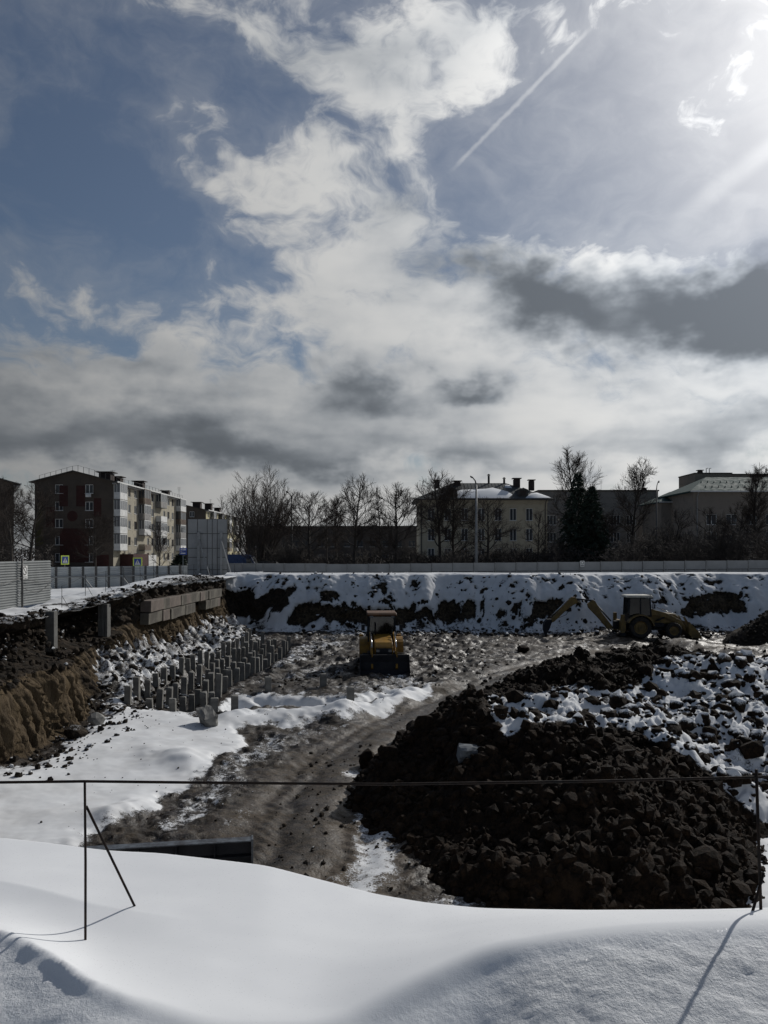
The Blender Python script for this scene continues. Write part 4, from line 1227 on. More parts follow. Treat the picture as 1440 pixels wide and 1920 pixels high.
# ------------------------------------------------------------------ machines
def backhoe(label, loc, rotz, body, dark_bucket, boom_pose):
    root = thing('backhoe_loader', label, 'backhoe loader', loc, rotz)
    Y_, K, G = MT[body], MT['black_steel'], MT['glass']
    def wheel(x, y, r, w):
        s = 1 if y > 0 else -1
        wo = MB().lathe([(r * 0.62, -w * 0.42), (r * 0.93, -w * 0.5), (r, -w * 0.36), (r, w * 0.36), (r * 0.93, w * 0.5), (r * 0.62, w * 0.42)], (0, 0, 0), 'y', 28)
        n = 22
        for k in range(n):      # tread lugs
            t = 2 * math.pi * k / n
            for sgn in (-1, 1):
                mb_c = (math.cos(t) * r * 1.01, sgn * w * 0.22, math.sin(t) * r * 1.01)
                wo.obox(mb_c, (r * 0.08, w * 0.46, r * 0.10), (0, -t, sgn * 0.5))
        o = wo.build('wheel', MT['tyre'], root, loc=(x, y, r - 0.03))
        MB().lathe([(0.01, s * w * 0.30), (r * 0.22, s * w * 0.34), (r * 0.26, s * w * 0.22), (r * 0.52, s * w * 0.18), (r * 0.62, s * w * 0.42), (r * 0.64, s * w * 0.40), (r * 0.64, -s * w * 0.4), (0.01, -s * w * 0.36)], (0, 0, 0), 'y', 24).build('rim', Y_, o)
        return o
    for s in (-1, 1):
        wheel(0, s * 0.86, 0.74, 0.46); wheel(2.30, s * 0.88, 0.54, 0.36)
    # chassis, hood, grille
    MB().box(-1.05, 2.75, -0.38, 0.38, 0.48, 0.92).build('chassis', K, root, bevel=0.03)
    MB().box(2.18, 2.42, -0.75, 0.75, 0.42, 0.62).build('axle', K, root)
    MB().box(-0.14, 0.14, -0.70, 0.70, 0.58, 0.84).build('axle', K, root)
    MB().prism([(0.72, 0.95), (2.78, 0.95), (2.82, 1.40), (2.55, 1.62), (0.72, 1.86)], 'y', -0.46, 0.46).build('hood', Y_, root, bevel=0.05)
    MB().box(2.80, 2.85, -0.40, 0.40, 0.92, 1.36).build('grille', K, root)
    for s in (-1, 1):
        MB().box(2.846, 2.88, s * 0.30 - 0.08, s * 0.30 + 0.08, 1.18, 1.30).build('headlight', MT['glass_pale'], root)
    MB().path([(1.05, -0.34, 1.80), (1.05, -0.34, 2.35), (1.12, -0.34, 2.44)], 0.035, 8).build('exhaust', K, root, smooth=True)
    # rear mudguards
    for s in (-1, 1):
        prof = [(0.92, 0.86)] + [(0.96 * math.cos(t), 0.72 + 0.92 * math.sin(t)) for t in np.linspace(0.15, 2.75, 12)] + [(-0.85, 0.90)] + [(0.86 * math.cos(t), 0.72 + 0.83 * math.sin(t)) for t in np.linspace(2.75, 0.15, 12)]
        MB().prism(prof[1:13] + prof[14:], 'y', s * 0.60, s * 1.12).build('mudguard', Y_, root)
        MB().box(0.95, 1.55, s * 0.72 - 0.14, s * 0.72 + 0.14, 0.55, 0.60).build('step', K, root)
        MB().box(0.95, 1.70, s * 0.62 - 0.14, s * 0.62 + 0.14, 0.72, 1.02).build('tank', K, root, bevel=0.03)
    # cab: floor, pillars, panes, roof
    MB().box(-0.70, 0.74, -0.62, 0.62, 0.92, 1.48).build('cab_base', K, root, bevel=0.03)
    cab = MB()
    for x in (-0.72, 0.08, 0.80):
        for s in (-1, 1):
            xt = x * 0.92
            cab.beam((x, s * 0.70, 1.45), (xt, s * 0.66, 2.78), 0.08, 0.08)
    for s in (-1, 1): cab.beam((-0.72, s * 0.70, 1.50), (0.80, s * 0.70, 1.50), 0.07, 0.08)
    for x in (-0.72, 0.80): cab.beam((x, -0.70, 1.50), (x, 0.70, 1.50), 0.07, 0.08)
    cb = cab.build('cab_frame', K, root)
    seat = MB().box(-0.35, 0.15, -0.26, 0.26, 1.30, 1.62).box(-0.42, -0.28, -0.26, 0.26, 1.55, 2.20); seat.build('seat', K, root, bevel=0.04)
    MB().tube((0.45, 0, 1.45), (0.38, 0, 1.95), 0.03).lathe([(0.17, -0.012), (0.20, 0), (0.17, 0.012)], (0.37, 0, 1.97), 'z', 16).build('steering_wheel', K, root)
    gm = MT.setdefault('cab_glass', cab_glass())
    for s in (-1, 1):
        MB().prism([(-0.66, 1.55), (0.04, 1.55), (0.03, 2.72), (-0.62, 2.72)], 'y', s * 0.672, s * 0.680).build('pane', gm, cb)
        MB().prism([(0.13, 1.55), (0.74, 1.55), (0.69, 2.72), (0.12, 2.72)], 'y', s * 0.672, s * 0.680).build('pane', gm, cb)
    MB().add([(0.795, -0.64, 1.55), (0.795, 0.64, 1.55), (0.735, 0.60, 2.74), (0.735, -0.60, 2.74)], [(0, 1, 2, 3)]).build('windscreen', gm, cb)
    MB().add([(-0.715, -0.64, 1.55), (-0.715, 0.64, 1.55), (-0.665, 0.60, 2.74), (-0.665, -0.60, 2.74)], [(0, 1, 2, 3)]).build('rear_pane', gm, cb)
    rf = MB().prism([(-0.88, 2.78), (0.92, 2.78), (0.94, 2.86), (0.80, 2.95), (-0.80, 2.95), (-0.90, 2.86)], 'y', -0.76, 0.76).build('roof', MT['roof_orange'] if body == 'yellow' else MT['roof_pale'], root, bevel=0.03)
    for s in (-1, 1):
        MB().box(0.90, 0.97, s * 0.55 - 0.09, s * 0.55 + 0.09, 2.70, 2.80).build('work_light', MT['glass_pale'], rf)
        MB().beam((0.85, s * 0.72, 2.3), (0.98, s * 0.98, 2.28), 0.02, 0.02).box(0.95, 0.99, s * 0.98 - 0.09, s * 0.98 + 0.09, 2.05, 2.35).build('mirror', K, root)
    # loader arms, rams, front bucket
    for s in (-1, 1):
        y = s * 0.60
        MB().prism([(0.62, 1.78), (0.90, 1.98), (1.85, 1.72), (2.85, 1.22), (3.42, 0.48), (3.28, 0.38), (2.68, 1.00), (1.75, 1.42), (0.70, 1.60)], 'y', y - 0.055, y + 0.055).build('loader_arm', Y_, root, bevel=0.015)
        MB().tube((1.15, y, 1.15), (1.75, y, 1.40), 0.055).build('ram', K, root, smooth=True)
        MB().tube((1.6, y, 2.02), (3.10, y, 1.40), 0.030, n=10).build('ram_rod', MT['chrome'], root, smooth=True)
        MB().beam((3.10, y, 1.42), (3.35, y, 1.00), 0.05, 0.14).build('bucket_link', Y_, root)
    bk = MB(); W = 1.17
    prof = [(3.30, 1.12), (3.22, 0.75), (3.26, 0.30), (3.45, 0.05), (4.16, 0.0), (4.16, 0.03), (3.48, 0.09), (3.31, 0.33), (3.27, 0.75), (3.34, 1.10)]
    bk.prism(prof, 'y', -W, W)
    side = [(3.30, 1.12), (3.22, 0.75), (3.26, 0.30), (3.45, 0.05), (4.16, 0.0), (3.95, 0.42)]
    for s in (-1, 1): bk.prism(side, 'y', s * W, s * (W + 0.03))
    fb = bk.build('front_bucket', K if dark_bucket else Y_, root)
    for k in range(8):
        yk = -W + 0.12 + k * (2 * W - 0.24) / 7
        MB().prism([(4.10, 0.03), (4.10, -0.01), (4.34, -0.005)], 'y', yk - 0.045, yk + 0.045).build('tooth', MT['worn_steel'], fb)
    # backhoe: frame, stabilisers, boom, dipper, bucket
    MB().box(-1.28, -1.02, -1.05, 1.05, 0.45, 1.15).build('rear_frame', Y_, root, bevel=0.02)
    for s in (-1, 1):
        st = MB().box(-1.36, -1.12, s * 1.02 - 0.11, s * 1.02 + 0.11, 0.35, 1.62).build('stabiliser', Y_, root, bevel=0.02)
        MB().box(-1.42, -1.06, s * 1.02 - 0.20, s * 1.02 + 0.20, 0.16, 0.35).build('foot', K, st)
    MB().box(-1.62, -1.28, -0.22, 0.22, 0.55, 1.10).build('kingpost', K, root, bevel=0.03)
    if boom_pose == 'out':
        b = [(-1.55, 0.62), (-2.05, 0.62), (-2.60, 1.35), (-3.35, 2.50), (-3.55, 2.56), (-3.62, 2.42)]
        boom = [(-1.60, 0.60), (-1.98, 0.52), (-2.35, 0.95), (-2.95, 1.75), (-3.40, 2.28), (-4.30, 2.48), (-4.52, 2.62), (-4.40, 2.72), (-3.30, 2.66), (-2.98, 2.52), (-2.35, 1.60), (-1.72, 0.92)]
        # boom seen in the photo: rising arm, level link, then the dipper down to the bucket
        MB().prism([(-1.66, 0.66), (-2.02, 0.50), (-2.62, 1.22), (-3.38, 2.02), (-3.46, 2.30), (-3.12, 2.56), (-2.92, 2.52), (-2.50, 1.75)], 'y', -0.13, 0.13).build('boom', Y_, root, bevel=0.02)
        MB().beam((-3.02, 0, 2.52), (-4.40, 0, 2.66), 0.16, 0.11).build('boom_link', K, root)
        MB().prism([(-4.28, 2.78), (-4.58, 2.78), (-5.10, 2.20), (-6.10, 1.10), (-6.02, 0.95), (-5.80, 1.02), (-4.75, 2.02), (-4.12, 2.40)], 'y', -0.12, 0.12).build('dipper', Y_, root, bevel=0.02)
        MB().tube((-2.75, 0.19, 2.20), (-1.75, 0.19, 1.08), 0.055).build('boom_ram', K, root, smooth=True)
        MB().tube((-4.85, 0.0, 2.55), (-6.05, 0.0, 1.35), 0.04).build('dipper_ram', MT['chrome'], root, smooth=True)
        MB().path([(-4.4, 0.16, 2.3), (-4.9, 0.18, 1.5), (-5.4, 0.16, 1.3), (-5.9, 0.15, 1.2)], 0.018, 6).build('hose', K, root)
        bucket = [(-6.00, 1.22), (-6.30, 1.20), (-6.52, 0.95), (-6.55, 0.45), (-6.42, 0.12), (-6.34, 0.12), (-6.45, 0.50), (-6.40, 0.85), (-6.22, 1.02), (-5.98, 0.95)]
        bo = MB().prism(bucket, 'y', -0.30, 0.30)
        for s in (-1, 1): bo.prism([(-5.98, 1.05), (-6.30, 1.18), (-6.52, 0.95), (-6.55, 0.45), (-6.38, 0.12), (-6.15, 0.55)], 'y', s * 0.30, s * 0.32)
        bo.build('digging_bucket', K, root)
    else:
        MB().prism([(-1.45, 0.75), (-1.75, 0.70), (-2.15, 1.6), (-2.05, 2.35), (-1.85, 2.65), (-1.65, 2.60), (-1.72, 2.2), (-1.80, 1.6)], 'y', -0.13, 0.13).build('boom', Y_, root, bevel=0.02)
        MB().prism([(-1.70, 2.62), (-2.0, 2.66), (-2.55, 1.9), (-2.75, 1.0), (-2.6, 0.95), (-2.30, 1.85)], 'y', -0.12, 0.12).build('dipper', Y_, root, bevel=0.02)
        MB().prism([(-2.55, 1.05), (-2.85, 1.1), (-3.1, 0.8), (-3.0, 0.4), (-2.7, 0.3), (-2.5, 0.6)], 'y', -0.30, 0.30).build('digging_bucket', K, root, bevel=0.02)
    return root

def cab_glass():
    t = NT('cab_glass')
    t.b.inputs['Base Color'].default_value = (0.55, 0.62, 0.62, 1)
    t.put(t.b.inputs['Roughness'], t.step(t.noise(3.0, 3), 0.3, 0.7, 0.02, 0.12))
    t.b.inputs['Transmission Weight'].default_value = 0.0
    tr = t.N.new('ShaderNodeBsdfTransparent'); tr.inputs[0].default_value = (0.13, 0.155, 0.155, 1)
    mx = t.N.new('ShaderNodeMixShader'); mx.inputs[0].default_value = 0.04
    gl = t.N.new('ShaderNodeBsdfGlossy'); gl.inputs['Roughness'].default_value = 0.05
    t.L.new(tr.outputs[0], mx.inputs[1]); t.L.new(gl.outputs[0], mx.inputs[2])
    t.L.new(mx.outputs[0], t.N['Material Output'].inputs[0])
    return t.m
MT['roof_orange'] = mat('orange_roof', (0.11, 0.048, 0.014), 0.6, (0.07, 0.03, 0.011), 3)
MT['roof_pale'] = mat('pale_roof', (0.62, 0.60, 0.52), 0.45, (0.45, 0.43, 0.38), 3)
backhoe('yellow backhoe loader facing the camera in the middle of the pit', (-0.15, 40.6, ground_z(-0.2, 38.5) - 0.02), R(-87), 'yellow', True, 'in')
gz = ground_z(17.9, 54.2)
backhoe('faded yellow backhoe loader seen from the side below the far snowy slope', (17.85, 54.3, gz + 0.02), R(-2), 'old_yellow', False, 'out')

# ------------------------------------------------------------------ fences
def corrugated(mb, p0, p1, z0, z1, pitch, depth, slope=0.0):
    """sheet with horizontal waves between two plan points, with real thickness of relief"""
    d = Vector((p1[0] - p0[0], p1[1] - p0[1], 0)); n = Vector((d.y, -d.x, 0)).normalized()
    k = max(2, int((z1 - z0) / pitch)) * 4
    pts = []
    for i in range(k + 1):
        z = z0 + (z1 - z0) * i / k
        o = depth * (0, 1, 1, 0)[i % 4]
        for q, dz in ((p0, 0), (p1, slope)):
            pts.append((q[0] + n.x * o, q[1] + n.y * o, z + dz))
    mb.add(pts, [(2 * i, 2 * i + 1, 2 * i + 3, 2 * i + 2) for i in range(k)])
    return n

def near_fence():
    root = thing('corrugated_fence', 'tall galvanised corrugated fence at the plateau edge on the left', 'fence', (-15.2, 31, 0.2))
    inv = Vector((15.2, -31, -0.2))
    ys = [24.2, 28.1, 31.95, 35.0]
    for i in range(3):
        mb = MB(); corrugated(mb, (0, ys[i] - 31 + 0.01), (0, ys[i + 1] - 31 - 0.01), 0.12 - 0.0 * i, 2.02, 0.105, 0.035)
        mb.build('sheet', MT['galv'], root)
    for y in ys:
        MB().box(-0.10, -0.04, y - 31 - 0.04, y - 31 + 0.04, -0.35, 2.0).build('post', MT['post_grey'], root)
    for z in (0.5, 1.6):
        MB().box(-0.14, -0.105, -6.8, 4.0, z - 0.03, z + 0.03).build('rail', MT['post_grey'], root)
    # dark pole on the pit side, with drooping cables
    MB().tube((0.16, 0.93, -0.4), (0.16, 0.93, 2.15), 0.045).build('pole', MT['post_dark'], root, smooth=True)
    MB().path([(0.16, 0.93, 2.1), (0.16, 0.93, 2.45), (0.22, 1.25, 2.62)], 0.015, 6).build('lamp_bracket', MT['post_dark'], root)
    for a, b, sag in (((0.17, 0.93, 1.35), (0.10, 4.0, 1.10), 0.12), ((0.17, 0.93, 0.95), (0.10, 4.0, 1.12), 0.35), ((0.17, 0.93, 1.35), (0.15, -4.0, 1.15), 0.15)):
        pts = [Vector(a).lerp(Vector(b), t) - Vector((0, 0, sag * 4 * t * (1 - t))) for t in np.linspace(0, 1, 12)]
        MB().path(pts, 0.012, 5).build('cable', MT['post_dark'], root)
    # notice: prohibition ring over two lines
    sg = thing('warning_sign', 'white notice with a barred black ring on the corrugated fence', 'sign', (-15.14, 32.35, 1.75))
    MB().box(0.0, 0.012, -0.24, 0.24, -0.30, 0.27).build('plate', MT['white_frame'], sg)
    ring = MB()
    for k in range(24):
        a, b = 2 * math.pi * k / 24, 2 * math.pi * (k + 1) / 24
        ring.add([(0.016, 0.19 * math.cos(a), 0.06 + 0.19 * math.sin(a)), (0.016, 0.19 * math.cos(b), 0.06 + 0.19 * math.sin(b)), (0.016, 0.145 * math.cos(b), 0.06 + 0.145 * math.sin(b)), (0.016, 0.145 * math.cos(a), 0.06 + 0.145 * math.sin(a))], [(0, 1, 2, 3)])
    ring.obox((0.016, 0, 0.06), (0.004, 0.34, 0.04), (R(-45), 0, 0))
    ring.build('ring', MT['post_dark'], sg)
    for z in (-0.19, -0.245): MB().box(0.013, 0.017, -0.17, 0.17, z - 0.012, z + 0.012).build('text_line', MT['post_grey'], sg)
near_fence()

def street_fence():
    a, b = Vector((-34.0, 56.1, 0)), Vector((-17.6, 69.9, 0))
    root = thing('sheet_fence', 'low grey sheet fence with dark posts along the street on the left', 'fence', (a.x, a.y, -0.42), math.atan2(b.y - a.y, b.x - a.x))
    L_ = (b - a).length; n = int(L_ / 1.07)
    for i in range(n):
        x0, x1 = i * L_ / n, (i + 1) * L_ / n
        mb = MB(); corrugated(mb, (x0 + 0.05, 0), (x1 - 0.05, 0), 0.05, 1.80, 0.15, 0.03)
        mb.build('sheet', MT['galv_light'] if i % 7 else MT['fence_grey'], root)
        MB().box(x1 - 0.085, x1 + 0.085, -0.11, -0.035, -0.1, 1.82).build('post', MT['post_dark'], root)
        if i % 3 == 1: MB().beam((x1, -0.08, 1.0), (x1 + 0.55, -1.0, -0.1), 0.06, 0.08).build('brace', MT['post_grey'], root)
    MB().box(0, L_, -0.16, -0.112, 0.94, 1.04).build('rail', MT['post_grey'], root)
street_fence()

def far_fence():
    root = thing('site_fence', 'long grey panel fence running behind the far edge of the pit', 'fence', (-15.6, 73.5, 0))
    x, i = -15.6, 0
    while x < 46:
        w = 1.98; zt = np.interp(x, [-16, -5, 40], [1.46, 1.44, 1.86]) + (0.06 if i < 5 else 0); zb = zt - 1.95
        yy = 0.02 * (i % 2)
        m = MT['fence_grey']
        o = MB().box(x + 15.6 + 0.03, x + 15.6 + w - 0.03, yy, yy + 0.03, zb + 1.15, zt).build('panel', m, root)
        MB().box(x + 15.6 + 0.03, x + 15.6 + w - 0.03, yy + 0.035, yy + 0.06, zb, zb + 1.10).build('panel', MT['post_grey'], root)
        MB().box(x + 15.6 - 0.04, x + 15.6 + 0.04, -0.06, 0.0, zb - 0.2, zt + 0.03).build('post', MT['post_grey'], root)
        x += w + 0.04; i += 1
    MB().box(0, 61, 0.065, 0.10, 0.55, 0.62).build('rail', MT['post_dark'], root)
    s = at(1092, 1057, 73.35)
    sg = thing('warning_sign', 'small white notice on the far panel fence below the spruces', 'sign', (s.x, s.y, s.z))
    MB().box(-0.19, 0.19, -0.01, 0.01, -0.28, 0.28).build('plate', MT['white_frame'], sg)
    ring = MB()
    for k in range(16):
        a, b = 2 * math.pi * k / 16, 2 * math.pi * (k + 1) / 16
        ring.add([(0.15 * math.cos(a), -0.014, 0.1 + 0.15 * math.sin(a)), (0.15 * math.cos(b), -0.014, 0.1 + 0.15 * math.sin(b)), (0.10 * math.cos(b), -0.014, 0.1 + 0.10 * math.sin(b)), (0.10 * math.cos(a), -0.014, 0.1 + 0.10 * math.sin(a))], [(0, 1, 2, 3)])
    ring.build('ring', MT['post_dark'], sg)
    MB().box(-0.15, 0.15, -0.014, -0.010, -0.22, -0.12).build('text_line', MT['post_grey'], sg)
far_fence()

def hoarding():
    p = at(389, 1078, 68.0)
    root = thing('hoarding', 'tall grey sheet hoarding with posts and slanting props behind the pit corner', 'hoarding', (p.x, p.y, -0.42), R(3))
    W, H = 3.46, 5.95
    cols = [-W / 2, -0.86, -0.30, 0.05, 0.40, 0.78, W / 2 - 0.35, W / 2]; cols = [-1.73, -0.88, -0.02, 0.42, 0.86, 1.73]
    rows = [0.2, 1.45, 2.55, 3.35, 4.65, H]
    for i in range(len(cols) - 1):
        for j in range(len(rows) - 1):
            if (i in (2, 3) and j == 2): continue
            z1 = rows[j + 1] if not (i in (2, 3) and j == 1) else rows[j + 2]
            MB().box(cols[i] + 0.03, cols[i + 1] - 0.03, 0, 0.03, rows[j] + 0.03, z1 - 0.03).build('sheet', MT['fence_grey'], root)
    MB().box(-1.75, 1.75, 0.05, 0.08, 0.15, H).build('backing', MT['post_dark'], root)
    MB().box(-0.88, -0.62, -0.20, -0.02, -0.1, 4.75).build('post', MT['post_grey'], root)
    MB().box(1.12, 1.32, -0.20, -0.02, -0.1, 4.75).build('post', MT['fence_grey'], root)
    MB().beam((-0.70, -0.25, 4.1), (0.75, -2.2, 0.35), 0.07, 0.10).build('prop', MT['post_grey'], root)
    MB().beam((1.22, -0.25, 4.1), (2.60, -2.2, 0.35), 0.10, 0.14).build('prop', MT['fence_grey'], root)
    MB().beam((0.35, -0.9, 0.2), (0.35, -0.9, 1.6), 0.06, 0.06).build('stake', MT['post_dark'], root)
hoarding()

# thin stakes with wire on the plateau
def stakes():
    root = thing('wire_railing', 'line of thin braced stakes with wire in the snow of the left plateau', 'railing', (-14, 45, 0))
    inv = Vector((14, -45, 0)); prev = None
    for i, (px, py, Y) in enumerate(((116, 1120, 33.0), (160, 1107, 36.0), (198, 1102, 39.0), (232, 1100, 42.0), (263, 1099, 45), (288, 1097, 48), (318, 1092, 51), (340, 1090, 54), (363, 1088, 57), (392, 1088, 60), (440, 1086, 61.5), (480, 1084, 62.5))):
        p = at(px, py, Y); z = float(left_height(np.array([p.x]), np.array([min(p.y, 60.0)]))[0])
        base = Vector((p.x, p.y, z - 0.1)); top = base + Vector((0.02 * math.sin(i), 0, 1.05))
        MB().path([base + inv, top + inv], 0.012, 5).build('stake', MT['rail'], root)
        MB().path([base.lerp(top, 0.6) + inv, base + Vector((0.45, -0.2, 0.02)) + inv], 0.010, 5).build('brace', MT['rail'], root)
        if prev is not None:
            MB().path([prev + inv, (prev + top) / 2 - Vector((0, 0, 0.06)) + inv, top + inv], 0.006, 4).build('wire', MT['rail'], root)
        prev = top
stakes()

# ------------------------------------------------------------------ signs and vehicles by the street
MT['sign_blue'] = mat('sign_blue', (0.03, 0.07, 0.32), 0.4, (0.03, 0.06, 0.26), 2)
MT['sign_lime'] = mat('sign_lime', (0.62, 0.75, 0.10), 0.45, (0.55, 0.66, 0.10), 2)
def crossing_sign(px, py, Y, rotz, label):
    p = at(px, py, Y)
    root = thing('crossing_sign', label, 'road sign', (p.x, p.y, -0.45), rotz)
    h = p.z + 0.45
    MB().tube((0, 0.05, 0), (0, 0.05, h + 0.45), 0.035).build('pole', MT['post_grey'], root, smooth=True)
    MB().box(-0.45, 0.45, -0.01, 0.01, h - 0.45, h + 0.45).build('border', MT['sign_lime'], root)
    MB().box(-0.34, 0.34, -0.016, -0.011, h - 0.34, h + 0.34).build('blue_field', MT['sign_blue'], root)
    MB().prism([(-0.27, h - 0.26), (0.27, h - 0.26), (0, h + 0.26)], 'y', -0.022, -0.017).build('triangle', MT['white_frame'], root)
    fig = MB()
    fig.lathe([(0.001, -0.003), (0.035, -0.003), (0.035, 0.0)], (0, -0.024, h + 0.12), 'y', 10)
    fig.prism([(-0.03, h - 0.02), (0.03, h - 0.02), (0.03, h + 0.08), (-0.03, h + 0.08)], 'y', -0.027, -0.024)
    for s in (-1, 1):
        fig.prism([(0.0, h - 0.02), (s * 0.03, h - 0.02), (s * 0.09, h - 0.2), (s * 0.06, h - 0.2)], 'y', -0.027, -0.024)
        fig.prism([(0.0, h + 0.07), (s * 0.02, h + 0.06), (s * 0.09, h - 0.02), (s * 0.07, h - 0.03)], 'y', -0.027, -0.024)
    fig.build('figure', MT['post_dark'], root)
crossing_sign(258, 1054, 76, R(4), 'blue and lime pedestrian crossing sign above the fence beside the balconies')
crossing_sign(122, 1050, 76, R(58), 'pedestrian crossing sign turned edge-on in front of the painted end wall')
p = at(343, 1034, 66.0)
sr = thing('street_sign', 'two blue name plates on a grey pole left of the tall hoarding', 'road sign', (p.x, p.y, -0.45))
MB().tube((0, 0.04, 0), (0, 0.04, p.z + 0.85), 0.035).build('pole', MT['post_grey'], sr, smooth=True)
for k, zz0 in enumerate((p.z + 0.47, p.z + 0.17)):
    pl_ = MB().box(-0.28, 0.34, -0.012, 0.0, zz0, zz0 + 0.27).build('plate', MT['sign_blue'], sr)
    for j, (a, b) in enumerate(((-0.20, -0.02), (0.02, 0.26)) if k == 0 else ((-0.20, 0.22),)):
        MB().box(a, b, -0.018, -0.013, zz0 + 0.09, zz0 + 0.17).build('lettering', MT['white_frame'], pl_)

MT['van_blue'] = mat('blue_paint', (0.022, 0.05, 0.13), 0.35, (0.016, 0.036, 0.10), 2)
MT['car_dark'] = mat('dark_car_paint', (0.012, 0.014, 0.018), 0.35, (0.02, 0.02, 0.024), 2)
def vehicle(name, label, cat, px, Y, prof, glass_polys, width, wheels, r, m, flip=1):
    p = at(px, 1060, Y)
    root = thing(name, label, cat, (p.x, p.y, -0.45))
    b = MB().prism(prof, 'y', -width / 2, width / 2).build('body', m, root, bevel=0.08)
    for g in glass_polys:
        for s in (-1, 1):
            MB().prism(g, 'y', s * (width / 2 + 0.004), s * (width / 2 + 0.012)).build('window', MT['glass'], root)
    for x in wheels:
        for s in (-1, 1):
            w = MB().lathe([(r * 0.6, -0.1), (r, -0.1), (r, 0.1), (r * 0.6, 0.1)], (0, 0, 0), 'y', 20).build('wheel', MT['tyre'], root, loc=(x, s * (width / 2 - 0.08), r))
            MB().lathe([(0.01, s * 0.07), (r * 0.62, s * 0.09), (r * 0.62, -s * 0.09)], (0, 0, 0), 'y', 16).build('rim', MT['worn_steel'], w)
    for x in (prof[0][0], ):
        MB().box(x - 0.02, x + 0.01, -width / 2 + 0.1, -width / 2 + 0.35, 0.75, 0.9).build('tail_light', MT['roof_orange'], root)
    return root
v = vehicle('van', 'dark blue van driving behind the fence beside the tall hoarding', 'van', 448, 86,
        [(-2.6, 0.35), (2.55, 0.35), (2.62, 0.95), (2.25, 1.25), (1.55, 2.55), (1.2, 2.75), (-2.5, 2.80), (-2.62, 2.6)], [[(1.0, 1.35), (1.95, 1.35), (1.45, 2.3), (1.0, 2.35)]], 2.0, (-1.7, 1.75), 0.36, MT['van_blue'])
MB().add([(2.27, -0.85, 1.30), (2.27, 0.85, 1.30), (1.60, 0.78, 2.52), (1.60, -0.78, 2.52)], [(0, 1, 2, 3)]).build('windscreen', MT['glass_pale'], v, loc=(0.02, 0, 0.02))
vehicle('car', 'dark estate car behind the fence right of the blue van', 'car', 512, 88,
        [(-1.9, 0.3), (2.1, 0.3), (2.15, 0.8), (1.9, 1.0), (1.1, 1.10), (0.4, 1.98), (-1.5, 2.0), (-1.95, 1.2)], [[(-1.4, 1.2), (-0.5, 1.2), (-0.5, 1.85), (-1.2, 1.85)], [(-0.4, 1.2), (0.8, 1.2), (0.3, 1.85), (-0.4, 1.85)]], 1.75, (-1.2, 1.3), 0.32, MT['car_dark'])

# ------------------------------------------------------------------ buildings
MT['plaster_dark'] = mat('brown_plaster', (0.082, 0.066, 0.052), 0.9, (0.058, 0.047, 0.038), 0.35, 0.2, 8)
def stained(name, a, b, c):
    t = NT(name)
    n1, n2, n3 = t.noise(0.22, 6, 0.6), t.noise(0.9, 5, 0.6), t.noise(4.0, 4)
    col = t.mix(t.step(n1, 0.38, 0.60), c4(a), c4(b)); col = t.mix(t.step(n2, 0.52, 0.66, 0, 0.8), col, c4(c))
    t.put(t.b.inputs['Base Color'], col); t.b.inputs['Roughness'].default_value = 0.9
    t.L.new(t.bump(n3, 0.3, 0.03), t.b.inputs['Normal'])
    return t.m
MT['facade_a'] = stained('peeling_plaster', (0.25, 0.23, 0.185), (0.31, 0.28, 0.21), (0.13, 0.118, 0.10))
MT['facade_b'] = stained('yellow_plaster', (0.40, 0.36, 0.21), (0.34, 0.31, 0.21), (0.25, 0.215, 0.14))
MT['maroon'] = mat('maroon_paint', (0.050, 0.017, 0.014), 0.9, (0.036, 0.014, 0.012), 0.8)
MT['olive'] = mat('ochre_paint', (0.075, 0.064, 0.028), 0.9, (0.06, 0.05, 0.025), 0.8)
MT['cream'] = stained('cream_plaster', (0.42, 0.37, 0.27), (0.37, 0.325, 0.24), (0.30, 0.265, 0.20))
MT['beige'] = stained('grey_beige_panel', (0.235, 0.215, 0.19), (0.205, 0.19, 0.17), (0.17, 0.155, 0.14))
MT['pinkbeige'] = stained('pink_beige_plaster', (0.23, 0.195, 0.16), (0.20, 0.17, 0.14), (0.17, 0.145, 0.12))
MT['darkwall'] = mat('dark_brown_wall', (0.070, 0.060, 0.053), 0.95, (0.052, 0.046, 0.041), 0.3)
MT['roof_dark'] = mat('dark_roof', (0.06, 0.055, 0.05), 0.8, (0.04, 0.038, 0.035), 0.8)
MT['roof_metal'] = mat('grey_roof_metal', (0.10, 0.105, 0.102), 0.7, (0.07, 0.074, 0.072), 0.8, spec=0.2)
MT['roof_green'] = mat('green_roof_metal', (0.050, 0.088, 0.082), 0.8, (0.038, 0.068, 0.064), 0.6, spec=0.15)
MT['brick_dark'] = mat('dark_brick', (0.035, 0.028, 0.025), 0.9, (0.05, 0.035, 0.03), 4)
MT['panel_white'] = mat('white_balcony_panel', (0.62, 0.62, 0.60), 0.6, (0.48, 0.48, 0.47), 1.5)
MT['panel_wood'] = mat('brown_balcony_boards', (0.12, 0.085, 0.06), 0.8, (0.07, 0.05, 0.04), 3)
MT['panel_grey'] = mat('grey_balcony_boards', (0.30, 0.29, 0.28), 0.8, (0.20, 0.195, 0.19), 3)
MT['gutter'] = mat('bright_gutter', (0.62, 0.62, 0.60), 0.4, (0.5, 0.5, 0.48), 2, metal=0.3)

